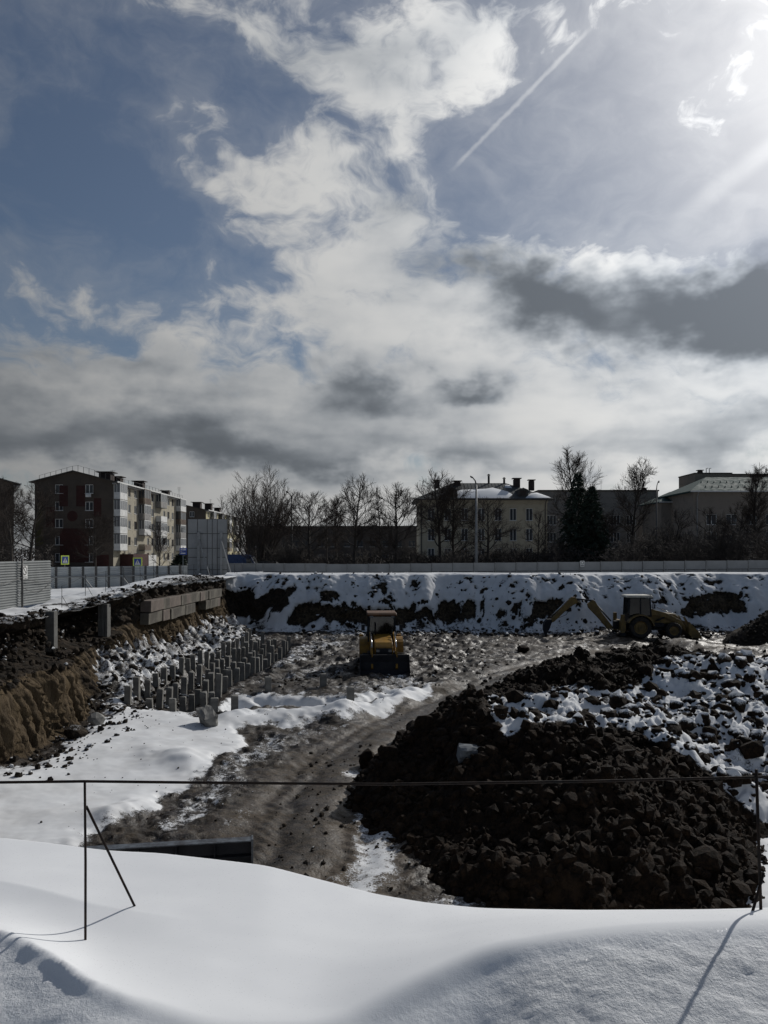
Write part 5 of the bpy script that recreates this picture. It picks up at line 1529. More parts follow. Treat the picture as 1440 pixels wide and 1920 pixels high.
class Face:
    """a wall plane with its own axes: a along the wall, z up, n out of the wall"""
    def __init__(s, origin, along, length):
        s.o = Vector(origin); s.a = Vector(along).normalized(); s.n = Vector((s.a.y, -s.a.x, 0)); s.L = length
    def P(s, a, z, n=0.0):
        q = s.o + s.a * a + s.n * n
        return (q.x, q.y, s.o.z + z)
    def slab(s, mb, a0, a1, z0, z1, n0, n1):
        pts = [s.P(a0, z0, n0), s.P(a1, z0, n0), s.P(a1, z0, n1), s.P(a0, z0, n1), s.P(a0, z1, n0), s.P(a1, z1, n0), s.P(a1, z1, n1), s.P(a0, z1, n1)]
        return mb.add(pts, [(0, 3, 2, 1), (4, 5, 6, 7), (0, 1, 5, 4), (1, 2, 6, 5), (2, 3, 7, 6), (3, 0, 4, 7)])

def wall(root, F, H, holes, m, depth=0.22):
    """wall sheet with real openings and reveals"""
    A = sorted({0, F.L} | {h[0] for h in holes} | {h[1] for h in holes}); Zs = sorted({0, H} | {h[2] for h in holes} | {h[3] for h in holes})
    mb = MB()
    for i in range(len(A) - 1):
        for j in range(len(Zs) - 1):
            ca, cz = (A[i] + A[i + 1]) / 2, (Zs[j] + Zs[j + 1]) / 2
            if any(h[0] < ca < h[1] and h[2] < cz < h[3] for h in holes): continue
            mb.poly([F.P(A[i], Zs[j]), F.P(A[i + 1], Zs[j]), F.P(A[i + 1], Zs[j + 1]), F.P(A[i], Zs[j + 1])])
    for a0, a1, z0, z1 in holes:
        mb.poly([F.P(a0, z0), F.P(a1, z0), F.P(a1, z0, -depth), F.P(a0, z0, -depth)])
        mb.poly([F.P(a0, z1), F.P(a1, z1), F.P(a1, z1, -depth), F.P(a0, z1, -depth)])
        mb.poly([F.P(a0, z0), F.P(a0, z1), F.P(a0, z1, -depth), F.P(a0, z0, -depth)])
        mb.poly([F.P(a1, z0), F.P(a1, z1), F.P(a1, z1, -depth), F.P(a1, z0, -depth)])
    return mb.build('wall', m, root)

def window(root, F, h, frame='white_frame', depth=0.14, sashes=2, glass='glass', sill=True):
    a0, a1, z0, z1 = h; t = 0.07
    mb = MB()
    F.slab(mb, a0, a1, z0, z0 + t, -depth, -depth + 0.06); F.slab(mb, a0, a1, z1 - t, z1, -depth, -depth + 0.06)
    F.slab(mb, a0, a0 + t, z0 + t, z1 - t, -depth, -depth + 0.06); F.slab(mb, a1 - t, a1, z0 + t, z1 - t, -depth, -depth + 0.06)
    for k in range(1, sashes):
        c = a0 + (a1 - a0) * k / sashes
        F.slab(mb, c - 0.04, c + 0.04, z0 + t, z1 - t, -depth, -depth + 0.055)
    w = mb.build('window', MT[frame], root)
    g = MB().poly([F.P(a0, z0, -depth + 0.02), F.P(a1, z0, -depth + 0.02), F.P(a1, z1, -depth + 0.02), F.P(a0, z1, -depth + 0.02)])
    g.build('pane', MT[glass], w)
    if sill:
        s = MB(); F.slab(s, a0 - 0.06, a1 + 0.06, z0 - 0.05, z0 - 0.003, -0.02, 0.08); s.build('sill', MT['white_frame'], w)
    return w

def vent(parent, x, y, z0, z1, w, m='brick_dark', name='chimney'):
    c = MB().box(x - w / 2, x + w / 2, y - w / 2, y + w / 2, z0, z1 - 0.25).build(name, MT[m], parent)
    MB().box(x - w * 0.72, x + w * 0.72, y - w * 0.72, y + w * 0.72, z1 - 0.12, z1).box(x - w * 0.4, x + w * 0.4, y - w * 0.4, y + w * 0.4, z1 - 0.25, z1 - 0.12).build('cap', MT[m], c)
    return c

def antenna(parent, x, y, z, h):
    mb = MB().tube((x, y, z), (x, y, z + h), 0.03, n=5)
    for k in range(4): mb.beam((x - 0.45 + 0.05 * k, y, z + h * (0.98 - 0.10 * k)), (x + 0.45 - 0.05 * k, y, z + h * (0.98 - 0.10 * k)), 0.03, 0.03)
    mb.build('antenna', MT['post_dark'], parent)

def apartment_block(label, x_right, y0, y1, width, eave, ridge, end_holes, balc, wins, fmat, mural, base=-0.45):
    """five-storey block: gable end faces the viewer, long front faces right"""
    root = thing('apartment_block', label, 'apartment block', (x_right, y0, base))
    FL = (eave - 0.6) / 5.0
    E = Face((-width, 0, 0), (1, 0, 0), width)          # end wall, faces -y
    holes = [(a, a + 1.25, 0.6 + FL * k + 0.85, 0.6 + FL * k + 2.25) for k in range(5) for a in end_holes]
    wall(root, E, eave, holes, MT['plaster_dark'])
    for h in holes: window(root, E, h)
    Fr = Face((0, 0, 0), (0, 1, 0), y1 - y0)             # long front, faces +x
    fh = []
    for k in range(5):
        for (a, w) in wins: fh.append((a, a + w, 0.6 + FL * k + 0.85, 0.6 + FL * k + 2.25))
    wall(root, Fr, eave, fh, MT[fmat])
    for i, h in enumerate(fh): window(root, Fr, h, 'white_frame' if i % 3 else 'panel_wood')
    # back and far walls close the volume
    MB().poly([(-width, 0, 0), (-width, y1 - y0, 0), (-width, y1 - y0, eave), (-width, 0, eave)]).poly([(-width, y1 - y0, 0), (0, y1 - y0, 0), (0, y1 - y0, eave), (-width, y1 - y0, eave)]).build('wall', MT[fmat], root)
    # gable and roof
    c = -width / 2
    MB().prism([(-width, eave), (0, eave), (c, ridge - 0.12)], 'y', 0.003, 0.25).build('gable', MT['plaster_dark'], root)
    rf = MB()
    ov, L_ = 0.75, y1 - y0
    for s, xe in ((1, ov), (-1, -width - ov)):
        ze = eave - 0.06
        rf.add([(c, -0.5, ridge), (xe, -0.5, ze), (xe, L_ + 0.5, ze), (c, L_ + 0.5, ridge), (c, -0.5, ridge - 0.14), (xe, -0.5, ze - 0.14), (xe, L_ + 0.5, ze - 0.14), (c, L_ + 0.5, ridge - 0.14)],
               [(0, 1, 2, 3), (7, 6, 5, 4), (0, 4, 5, 1), (2, 6, 7, 3), (1, 5, 6, 2)])
    roof = rf.build('roof', MT['roof_dark'], root)
    MB().box(ov, ov + 0.14, -0.5, L_ + 0.5, eave - 0.20, eave + 0.02).build('gutter', MT['gutter'], roof)
    MB().box(-0.02, 0.55, -0.4, L_ + 0.4, eave - 0.42, eave - 0.22).build('cornice', MT['panel_grey'], root)
    return root, E, Fr, FL, roof, eave, ridge

# --- block with the painted end wall
X0, Y0 = -43.0, 122.0
root, E, Fr, FL, roof, EAVE, RIDGE = apartment_block('five-storey apartment block with maroon painted end wall and white balconies on the left', X0, Y0, 163.5, 12.5, 14.25, 16.0, (3.25, 8.05), None,
    [(4.1, 0.9), (7.0, 1.3), (10.2, 1.5), (17.4, 1.2), (20.0, 1.5), (27.6, 1.3), (30.4, 1.5), (33.6, 1.4)], 'facade_a', True)
for poly in ([(3.9, 10.3), (5.3, 10.3), (5.3, 13.6), (3.9, 13.6)], [(6.6, 10.3), (8.0, 10.3), (8.0, 13.6), (6.6, 13.6)], [(1.8, 7.0), (3.2, 7.0), (3.2, 10.2), (1.8, 10.2)],
             [(9.4, 8.6), (10.6, 8.6), (10.6, 11.6), (9.4, 11.6)], [(4.0, 1.4), (8.6, 1.4), (8.6, 6.8), (4.0, 6.8)], [(9.3, 0.2), (11.8, 0.2), (11.8, 2.6), (9.3, 2.6)]):
    MB().prism(poly, 'y', -0.008, -0.003).build('mural_shape', MT['maroon'], root, loc=(-12.5, 0, 0))
MB().prism([(6.0 + 0.85 * math.cos(t), 8.75 + 0.85 * math.sin(t)) for t in np.linspace(0, 2 * math.pi, 25)[:-1]], 'y', -0.008, -0.003).build('mural_shape', MT['maroon'], root, loc=(-12.5, 0, 0))
MB().prism([(0.15, 4.0), (1.4, 4.0), (1.4, 11.0), (0.15, 11.0)], 'y', -0.008, -0.003).build('mural_shape', MT['olive'], root, loc=(-12.5, 0, 0))
MB().box(-4.3, -3.5, -0.36, -0.03, 0.6 + FL * 4 + 0.25, 0.6 + FL * 4 + 0.78).build('air_conditioner', MT['panel_white'], root, bevel=0.03)
def balcony(root, Fr, a0, a1, z0, FL, kind, glazed, deep=1.0):
    sl = MB(); Fr.slab(sl, a0, a1, z0 - 0.12, z0, 0.02, deep); b = sl.build('balcony', MT['concrete'], root)
    m = {'w': 'panel_white', 'd': 'panel_wood', 'g': 'panel_grey'}[kind]
    pr = MB(); n = int((a1 - a0) / 0.3)
    if kind == 'w':
        Fr.slab(pr, a0, a1, z0 + 0.002, z0 + 1.05, deep - 0.05, deep)
        Fr.slab(pr, a0, a0 + 0.05, z0 + 0.002, z0 + 1.05, 0.03, deep - 0.052); Fr.slab(pr, a1 - 0.05, a1, z0 + 0.002, z0 + 1.05, 0.03, deep - 0.052)
    else:
        for k in range(5):
            zz = z0 + 0.03 + k * 0.21
            Fr.slab(pr, a0, a1, zz, zz + 0.17, deep - 0.04, deep)
            Fr.slab(pr, a0, a0 + 0.04, zz, zz + 0.17, 0.03, deep - 0.042); Fr.slab(pr, a1 - 0.04, a1, zz, zz + 0.17, 0.03, deep - 0.042)
    pr.build('parapet', MT[m], b)
    if glazed:
        fr_ = MB(); zt = z0 + FL - 0.14
        for k in range(5):
            a = a0 + (a1 - a0 - 0.07) * k / 4
            Fr.slab(fr_, a, a + 0.07, z0 + 1.052, zt, deep - 0.06, deep)
        Fr.slab(fr_, a0, a1, zt - 0.10, zt, deep - 0.055, deep + 0.004)
        for n_ in (0.03, 0.48): Fr.slab(fr_, a0 + 0.004, a0 + 0.06, z0 + 1.052, zt - 0.1, n_, n_ + 0.06)
        fr_.build('glazing_frame', MT['white_frame'] if kind != 'd' else MT['panel_wood'], b)
        g = MB(); g.poly([Fr.P(a0, z0 + 1.05, deep - 0.03), Fr.P(a1, z0 + 1.05, deep - 0.03), Fr.P(a1, zt, deep - 0.03), Fr.P(a0, zt, deep - 0.03)])
        g.poly([Fr.P(a0 + 0.03, z0 + 1.05, 0.03), Fr.P(a0 + 0.03, z0 + 1.05, deep - 0.03), Fr.P(a0 + 0.03, zt, deep - 0.03), Fr.P(a0 + 0.03, zt, 0.03)])
        g.build('pane', MT['glass_pale'] if kind == 'w' else MT['glass'], b)
BK = [('wwwwg', 0.15, 3.6), ('dgwdw', 12.6, 16.4), ('gwwgd', 22.6, 26.6), ('wdgww', 36.6, 40.8)]
for col, a0, a1 in BK:
    for k in range(1, 5):
        balcony(root, Fr, a0, a1, 0.6 + FL * k, FL, {1: col[3], 2: col[2], 3: col[1], 4: col[0]}[k], not (col[k % 5] == 'g' and k % 2), 1.05)
for y, x, w, h in ((4.0, -2.5, 1.9, 0.9), (7.5, -2.0, 1.6, 0.5), (20.0, -2.2, 1.6, 0.9), (37.0, -2.2, 1.4, 0.5)):
    vent(roof, x, y, EAVE - 0.1, EAVE + 1.0 + h, w)
antenna(roof, -0.8, 2.0, EAVE, 2.0); antenna(roof, -0.5, 41.0, EAVE, 2.6)
rg = MB()
for k in range(14):
    t = k / 13; x = -12.2 + 11.5 * t; z = EAVE + (RIDGE - EAVE) * (1 - abs(x + 6.25) / 6.25)
    rg.tube((x, 1.0, z - 0.1), (x, 1.0, z + 1.0), 0.035, n=5)
    if k: rg.tube((xp, 1.0, zp + 0.98), (x, 1.0, z + 0.98), 0.022, n=4)
    xp, zp = x, z
rg.build('roof_railing', MT['post_dark'], roof)
rg = MB()
for k in range(22):
    y = 1 + k * 1.9
    rg.tube((0.2, y, EAVE), (0.2, y, EAVE + 0.8), 0.03, n=5)
rg.beam((0.2, 1, EAVE + 0.78), (0.2, 41, EAVE + 0.78), 0.03, 0.03)
rg.build('roof_railing', MT['post_dark'], roof)
for a in (5.2, 21.0, 35.5):
    d = MB().tube(Fr.P(a, 0.3, 0.10), Fr.P(a, EAVE - 0.3, 0.10), 0.07, n=8); d.build('drainpipe', MT['panel_grey'], root)
# low shop annex at the foot of the front
sh = MB(); Fr.slab(sh, 3.0, 11.0, 0, 2.7, 0.03, 2.2); sh.build('annex', MT['maroon'], root)
sh = MB(); Fr.slab(sh, 12.5, 17.0, 0, 2.5, 0.03, 1.8); sh.build('annex', MT['panel_white'], root)

# --- next block in the row
root, E, Fr, FL, roof, EAVE2, RIDGE2 = apartment_block('yellow five-storey apartment block half hidden behind the tall hoarding', -46.6, 201.0, 249.0, 12.5, 14.1, 15.6, (3.2, 8.2), None,
    [(2, 1.4), (8, 1.4), (12, 1.4), (19, 1.4), (23, 1.4), (30, 1.4), (34, 1.4), (41, 1.4)], 'facade_b', False)
for a0, a1 in ((5, 8), (15.5, 18.5), (26, 29.5), (37, 40.5), (44, 47)):
    for k in range(1, 5):
        balcony(root, Fr, a0, a1, 0.6 + FL * k, FL, 'wgwd'[(k + int(a0)) % 4], k != 2, 1.0)
for y, x, w, h in ((3.0, -3, 2.0, 0.9), (14.0, -2.5, 1.8, 1.2), (24, -2.2, 1.6, 0.6)): vent(roof, x, y, EAVE2, EAVE2 + 1.3 + h, w)
antenna(roof, -1.5, 12, EAVE2, 3.6)

# --- block cut by the left edge
root, E, Fr, FL, roof, EAVE3, RIDGE3 = apartment_block('dark apartment block cut off by the left edge of the view', -48.2, 100.0, 114.0, 14.0, 12.0, 14.0, (3.2, 9.2), None, [(4, 1.3), (9, 1.3)], 'plaster_dark', False)
root.rotation_euler = (0, 0, R(28))

# --- simple long buildings: front faces the viewer
def hall(name, label, px0, px1, Y, py_top, m, rot=0.0, depth=14.0, rows=(), frame='white_frame', base=-0.45, sash=2):
    a = at(px0, py_top, Y); b = at(px1, py_top, Y)
    root = thing(name, label, 'building', (a.x, Y, base), rot)
    W = (b.x - a.x) / math.cos(rot); H = a.z - base
    F = Face((0, 0, 0), (1, 0, 0), W)
    holes = [h for h in rows if h[1] < W and h[3] < H]
    wall(root, F, H, holes, m)
    for h in holes: window(root, F, h, frame, sashes=sash)
    MB().poly([(0, 0, 0), (0, depth, 0), (0, depth, H), (0, 0, H)]).poly([(W, 0, 0), (W, depth, 0), (W, depth, H), (W, 0, H)]).poly([(0, depth, 0), (W, depth, 0), (W, depth, H), (0, depth, H)]).build('wall', m, root)
    return root, F, W, H

def hip_roof(root, W, D, H, rise, ov, inset, m, name='roof', th=0.16):
    e = [(-ov, -ov, H), (W + ov, -ov, H), (W + ov, D + ov, H), (-ov, D + ov, H)]
    r0, r1 = (inset, D / 2, H + rise), (W - inset, D / 2, H + rise)
    mb = MB(); lo = [(x, y, z - th) for x, y, z in e]
    mb.add(e + [r0, r1] + lo, [(0, 1, 5, 4), (1, 2, 5), (2, 3, 4, 5), (3, 0, 4), (6, 9, 8, 7), (0, 6, 7, 1), (1, 7, 8, 2), (2, 8, 9, 3), (3, 9, 6, 0)])
    return mb.build(name, MT[m], root)

# cream three-storey house with snow on its hip roof
grid = []
for k, z0 in enumerate((1.6, 5.0, 8.5)):
    for a in (1.4, 4.3, 7.2, 10.1, 13.0, 15.6, 18.4, 21.0): grid.append((a, a + 1.15, z0, z0 + 2.1))
root, F, W, H = hall('cream_house', 'cream three-storey house with snow patches on its grey hip roof', 787, 1026, 133, 936, MT['cream'], 0.0, 12.5, grid)
roof = hip_roof(root, W, 12.5, H, 3.35, 1.0, 6.2, 'roof_metal')
co = MB(); F.slab(co, -0.1, W + 0.1, H - 0.65, H - 0.18, 0.01, 0.35); co.build('cornice', MT['cream'], root)
MB().box(-1.0, W + 1.0, -1.14, -1.0, H - 0.20, H + 0.03).build('gutter', MT['roof_dark'], roof)
def roof_pt(x, s, D=12.5, rise=3.35, ov=1.0):  # s: 0 eave .. 1 ridge on the front slope
    y = -ov + (D / 2 + ov) * s
    return (x, y, H + rise * s)
def snow_patch(poly, seed):
    """lens of snow lying on the front slope"""
    r_ = np.random.default_rng(seed); mb = MB(); n = len(poly)
    ring = [Vector(roof_pt(x, s)) + Vector((0, -0.01, 0.02)) for x, s in poly]
    c = sum(ring, Vector()) / n
    top = [c.lerp(p, 0.86) + Vector((0, 0, 0.16)) for p in ring]
    mb.add(ring + top + [c + Vector((0, 0, 0.24))], [(i, (i + 1) % n, n + (i + 1) % n, n + i) for i in range(n)] + [(n + i, n + (i + 1) % n, 2 * n) for i in range(n)])
    mb.build('snow_patch', MT['snow'], roof, smooth=True)
snow_patch([(6.6, 0.04), (15.2, 0.04), (16.2, 0.25), (15.6, 0.45), (14.6, 0.55), (13.4, 0.68), (12.0, 0.60), (9.6, 0.55), (7.0, 0.52), (6.2, 0.30)], 1)
snow_patch([(18.2, 0.04), (22.6, 0.05), (21.6, 0.2), (20.6, 0.34), (19.4, 0.30), (18.6, 0.16)], 2)
snow_patch([(15.3, 0.70), (16.6, 0.66), (16.4, 0.80), (15.6, 0.84)], 3)
# seams of the sheet-metal roof
sm = MB()
for k in range(1, 38):
    x = -0.4 + k * 0.62
    s1 = 1.0 if 6.2 < x < W - 6.2 else max(0.05, (x + 1.0) / 7.2 if x < 6.2 else (W + 1.0 - x) / 7.2)
    sm.beam(roof_pt(x, 0.01), roof_pt(x, min(s1, 0.99)), 0.03, 0.07)
tag(sm.build('roof_seams', MT['roof_metal'], roof), kind='stuff')
for x, s, w, z1 in ((3.3, 0.75, 0.9, 3.75), (7.0, 0.9, 1.1, 3.7), (17.6, 0.80, 1.1, 4.1), (20.0, 0.62, 0.9, 3.7)):
    p = roof_pt(x, s); vent(roof, p[0], p[1], p[2] - 0.3, H + z1, w)
for x, h in ((12.8, 4.7), (15.6, 4.1)):
    c = MB().tube((x, 6.25, H + 3.2), (x, 6.25, H + h), 0.20, n=10).build('chimney_pipe', MT['roof_dark'], roof, smooth=True)
    MB().lathe([(0.01, 0.35), (0.32, 0.12), (0.32, 0.06), (0.01, 0.06)], (x, 6.25, H + h), 'z', 12).build('cowl', MT['roof_dark'], c)
for x in (5.6, 17.9):                      # dormers
    p = roof_pt(x, 0.12)
    d = MB().prism([(p[0] - 0.85, p[2] - 0.1), (p[0] + 0.85, p[2] - 0.1), (p[0] + 0.85, p[2] + 1.25), (p[0], p[2] + 1.6), (p[0] - 0.85, p[2] + 1.25)], 'y', p[1], p[1] + 3.2).build('dormer', MT['roof_dark'], roof)
    MB().box(p[0] - 0.5, p[0] + 0.5, p[1] - 0.03, p[1] - 0.005, p[2] + 0.25, p[2] + 1.1).build('louvre', MT['brick_dark'], d)
for a in (0.3, W - 0.35):
    dp = MB().path([(a, -1.0, H - 0.2), (a, -0.5, H - 0.7), (a, -0.12, H - 1.4), (a, -0.12, 0.2)], 0.08, 8).build('drainpipe', MT['roof_dark'], root)

# long grey-beige block behind
grid = []
for z0 in (1.5, 5.0, 8.4):
    for k in range(7): grid.append((1.6 + k * 3.15, 3.5 + k * 3.15, z0, z0 + 1.9))
root, F, W, H = hall('long_block', 'long flat-roofed grey-beige building behind the spruces', 1010, 1234, 152, 921, MT['beige'], 0.0, 14, grid, sash=3)
MB().box(-0.15, W + 0.15, -0.2, 14.2, H, H + 0.25).build('roof', MT['roof_dark'], root)
antenna(root, 13.2, 3.0, H, 2.6); vent(root, 22.3, 4.0, H, H + 1.0, 0.7)
p0 = W - 0.8
MB().tube((p0 - 1.0, 5, H), (p0 - 0.2, 5, H + 2.4), 0.16, n=8).build('flue', MT['roof_dark'], root)

# low wing and main house with green roofs
grid = [(2.0, 3.7, 4.9, 6.7), (4.5, 6.3, 4.9, 6.7), (2.0, 3.7, 1.2, 3.0), (4.5, 6.3, 1.2, 3.0)]
root, F, W, H = hall('green_roof_wing', 'low house wing with pale green hip roof left of the larger green-roofed house', 1240, 1306, 138, 941, MT['pinkbeige'], 0.0, 10, grid)
roof = hip_roof(root, W + 6, 10, H, 2.2, 0.7, 3.4, 'roof_green')
MB().box(-0.7, W + 5, -0.84, -0.70, H - 0.18, H + 0.03).build('gutter', MT['gutter'], roof)
grid = []
for z0 in (1.4, 4.7, 7.6):
    for k in range(9): grid.append((2.2 + k * 3.3, 3.9 + k * 3.3, z0, z0 + 1.75))
root, F, W, H = hall('green_roof_house', 'three-storey pinkish house with wide green metal roof at the right edge', 1300, 1640, 128, 921, MT['pinkbeige'], 0.0, 14, grid)
roof = hip_roof(root, W, 14, H, 3.0, 0.8, 5.0, 'roof_green')
MB().box(-0.8, W + 0.8, -0.94, -0.80, H - 0.18, H + 0.03).build('gutter', MT['gutter'], roof)
sm = MB()
for k in range(2):
    for j in range(26):
        s = 0.25 + 0.35 * k; x = 2.5 + j * 1.1 + 0.4 * k
        y = -0.8 + 7.8 * s; z = H + 3.0 * s
        sm.prism([(x - 0.12, z), (x + 0.12, z), (x, z + 0.35)], 'y', y - 0.02, y + 0.02)
tag(sm.build('snow_guards', MT['roof_green'], roof), kind='stuff')
MB().path([(0.6, -0.85, H - 0.15), (0.6, -0.14, H - 1.0), (0.6, -0.14, 0.3)], 0.09, 8).build('drainpipe', MT['panel_grey'], root)
# stair tower behind it
root, F, W, H = hall('stair_tower', 'plain brown roof tower with vents behind the green roofs', 1303, 1372, 146, 888, MT['pinkbeige'], 0.0, 8, [])
MB().box(-0.1, W + 0.1, -0.1, 8.1, H, H + 0.18).build('roof', MT['roof_dark'], root)
vent(root, 2.2, 3, H, H + 1.0, 0.8)
for x in (3.4, 4.0): MB().path([(x, 3, H), (x, 3, H + 1.3), (x + 0.35, 3, H + 1.35)], 0.07, 6).build('vent_pipe', MT['post_dark'], root)
root, F, W, H = hall('long_block', 'brown upper storey block behind the green roof at the right edge', 1372, 1660, 147, 890, MT['pinkbeige'], 0.0, 8, [])
MB().box(-0.1, W + 0.1, -0.1, 8.1, H, H + 0.18).build('roof', MT['roof_dark'], root)

# dark low building behind the bare trees
grid = []
for z0 in (1.2, 4.3):
    for k in range(17): grid.append((2 + k * 3.1, 3.5 + k * 3.1, z0, z0 + 1.5))
root, F, W, H = hall('brown_building', 'long low dark brown building behind the bare trees in the middle', 461, 785, 185, 988, MT['darkwall'], R(-3), 12, grid, 'post_dark')
MB().box(-0.2, W + 0.2, -0.2, 12.2, H, H + 0.2).build('roof', MT['roof_dark'], root)

# ------------------------------------------------------------------ street lamps
def lamp_post(px, py_top, Y, label, r=0.09, arm=(-0.6, 0.55), lean=0.0):
    p = at(px, py_top, Y)
    root = thing('lamp_post', label, 'lamp post', (p.x, p.y, -0.45), 0)
    H = p.z + 0.45
    MB().path([(lean, 0, 0), (lean * 0.6, 0, H * 0.4), (0.0, 0, H - 0.9)], [r * 1.25, r, r * 0.6], 10).build('pole', MT['post_grey'] if r > 0.12 else MT['post_dark'], root, smooth=True)
    MB().path([(0, 0, H - 0.95), (arm[0] * 0.25, 0, H - 0.45), (arm[0] * 0.8, 0, H - 0.12)], [r * 0.55, r * 0.45, r * 0.4], 8).build('arm', MT['post_dark'], root, smooth=True)
    MB().prism([(arm[0] * 0.7, H - 0.2), (arm[0] * 1.0 - 0.15 * math.copysign(1, -arm[0]), H - 0.10), (arm[0] * 1.45, H + 0.05), (arm[0] * 1.40, H + 0.14), (arm[0] * 0.75, H - 0.04)], 'y', -0.12, 0.12).build('lamp_head', MT['post_dark'], root, bevel=0.02)
    return root
lamp_post(547, 922, 92, 'tall dark street lamp right of the big multi-stemmed tree', 0.11, (-0.5, 0))
lamp_post(893, 894, 90, 'thick grey street lamp column in front of the cream house', 0.17, (-0.5, 0))
lamp_post(1231, 903, 96, 'dark street lamp left of the green-roofed wing', 0.11, (0.22, 0))

# ------------------------------------------------------------------ trees
def unit(v): return v / (np.linalg.norm(v) + 1e-9)
class TreeMesh:
    def __init__(s): s.V = []; s.F = []; s.n = 0
    def limb(s, pts, rad, sides):
        pts = np.asarray(pts, float); k = len(pts)
        d = np.gradient(pts, axis=0); d /= np.linalg.norm(d, axis=1)[:, None] + 1e-9
        ref = np.array([0.31, 0.87, 0.39]); u = np.cross(d, ref); u /= np.linalg.norm(u, axis=1)[:, None] + 1e-9
        w = np.cross(d, u)
        t = np.arange(sides) * 2 * math.pi / sides
        ring = pts[:, None, :] + (u[:, None, :] * np.cos(t)[None, :, None] + w[:, None, :] * np.sin(t)[None, :, None]) * np.asarray(rad)[:, None, None]
        s.V.append(ring.reshape(-1, 3))
        i = np.arange(k * sides).reshape(k, sides) + s.n
        j = np.roll(i, -1, axis=1)
        s.F.append(np.stack([i[:-1], j[:-1], j[1:], i[1:]], -1).reshape(-1, 4)); s.n += k * sides
    def mesh(s, name, m):
        me = npmesh(name, np.concatenate(s.V), np.concatenate(s.F), True); me.materials.append(m); return me

def bare_tree(seed, H, r0, crown0, spread, n1=24, style='round', up=0.55, twig=0.0125, n2=11, n3=11):
    """bare winter tree: trunk and limbs in one mesh, twigs in another"""
    g = np.random.default_rng(seed); T, C = TreeMesh(), TreeMesh()
    def curve(p, d, L, k, bend, wob):
        pts = [p]; d = unit(d)
        for i in range(k):
            d = unit(d + np.array([0, 0, bend]) + g.normal(size=3) * wob)
            pts.append(pts[-1] + d * L / k)
        return np.array(pts)
    def grow(pts, r, level):
        L = np.linalg.norm(pts[-1] - pts[0])
        n = (n2 if level == 1 else n3) if level < 3 else 0
        if n: n = max(2, int(n * min(1.0, 0.12 + (L / spread) * (1.0 if level == 1 else 2.2))))
        for q in range(n):
            t = 0.22 + 0.76 * (q + g.uniform(0, 0.9)) / n
            i = min(int(t * (len(pts) - 1)), len(pts) - 2); f = t * (len(pts) - 1) - i
            p = pts[i] * (1 - f) + pts[i + 1] * f; d = unit(pts[i + 1] - pts[i])
            side = unit(np.cross(d, g.normal(size=3)))
            dd = unit(d * g.uniform(0.7, 1.1) + side * g.uniform(0.45, 0.9) + np.array([0, 0, 0.12]))
            ll = L * (0.66 - 0.30 * t) * g.uniform(0.7, 1.25)
            if level == 2: ll = max(ll, 0.45)
            rr = max(r * (1 - 0.7 * t) * 0.55, twig)
            q_ = curve(p, dd, ll, 3, 0.06, 0.16)
            (T if level == 1 and rr > 0.03 else C).limb(q_, np.linspace(rr, max(rr * 0.4, twig * 0.7), 4), 4 if level == 1 else 3)
            grow(q_, rr, level + 1)
    if style == 'multi':
        for k in range(n1):
            a = k * 2.4 + g.uniform(-0.3, 0.3); tilt = g.uniform(0.08, 0.60) if k else 0.02
            d = np.array([math.cos(a) * tilt, math.sin(a) * tilt, 1.0])
            L = H * g.uniform(0.78, 1.0) * (1 - 0.22 * tilt)
            p = np.array([math.cos(a) * 0.35, math.sin(a) * 0.35, 0.0])
            pts = curve(p, d, L, 9, 0.03, 0.05)
            T.limb(pts, np.linspace(r0 * g.uniform(0.32, 0.5), twig * 1.0, 10), 5)
            for q in range(20):
                t = 0.26 + 0.73 * (q + g.uniform(0, 0.9)) / 20
                i = min(int(t * 9), 8); b = pts[i] + (pts[i + 1] - pts[i]) * (t * 9 - i)
                dd = unit(unit(pts[i + 1] - pts[i]) + 0.75 * unit(g.normal(size=3) * np.array([1, 1, 0.3])))
                l2 = curve(b, dd, spread * (0.85 - 0.5 * t) * g.uniform(0.7, 1.2), 4, 0.10, 0.10)
                C.limb(l2, np.linspace(0.024, twig * 0.8, 5), 3); grow(l2, 0.024, 2)
    else:
        trunk = curve(np.zeros(3), np.array([g.normal() * 0.02, g.normal() * 0.02, 1.0]), H, 14, 0.05, 0.035)
        rad = r0 * (1 - np.linspace(0, 1, 15)) ** 0.85 + twig
        rad[0] *= 1.35
        T.limb(trunk, rad, 7)
        for k in range(n1):
            t = crown0 + (0.97 - crown0) * (k + g.uniform(0, 0.8)) / n1
            i = min(int(t * 14), 13); f = t * 14 - i
            p = trunk[i] * (1 - f) + trunk[i + 1] * f
            u = (t - crown0) / (1 - crown0)
            if style == 'cone': env = (1 - u) ** 0.8 * 1.0 + 0.10
            elif style == 'column': env = 0.55 + 0.35 * math.sin(u * 3.0)
            else: env = (0.25 + 0.90 * math.sin(math.pi * (0.20 + 0.70 * u))) * (1 - 0.58 * u * u)
            a = k * 2.399 + g.uniform(-0.5, 0.5)
            el = up + 0.5 * u + g.uniform(-0.15, 0.15)
            d = np.array([math.cos(a) * math.cos(el), math.sin(a) * math.cos(el), math.sin(el)])
            pts = curve(p, d, spread * env * g.uniform(0.8, 1.15), 6, 0.05, 0.13)
            rr = max(r0 * 0.42 * (1 - 0.75 * u), 0.03)
            T.limb(pts, np.linspace(rr, max(rr * 0.25, twig), 7), 5)
            grow(pts, rr, 1)
    return T.mesh('trunk', MT['bark'] if style != 'multi' else MT['twig_pale']), C.mesh('crown', MT['twig'] if style != 'multi' else MT['twig_pale'])

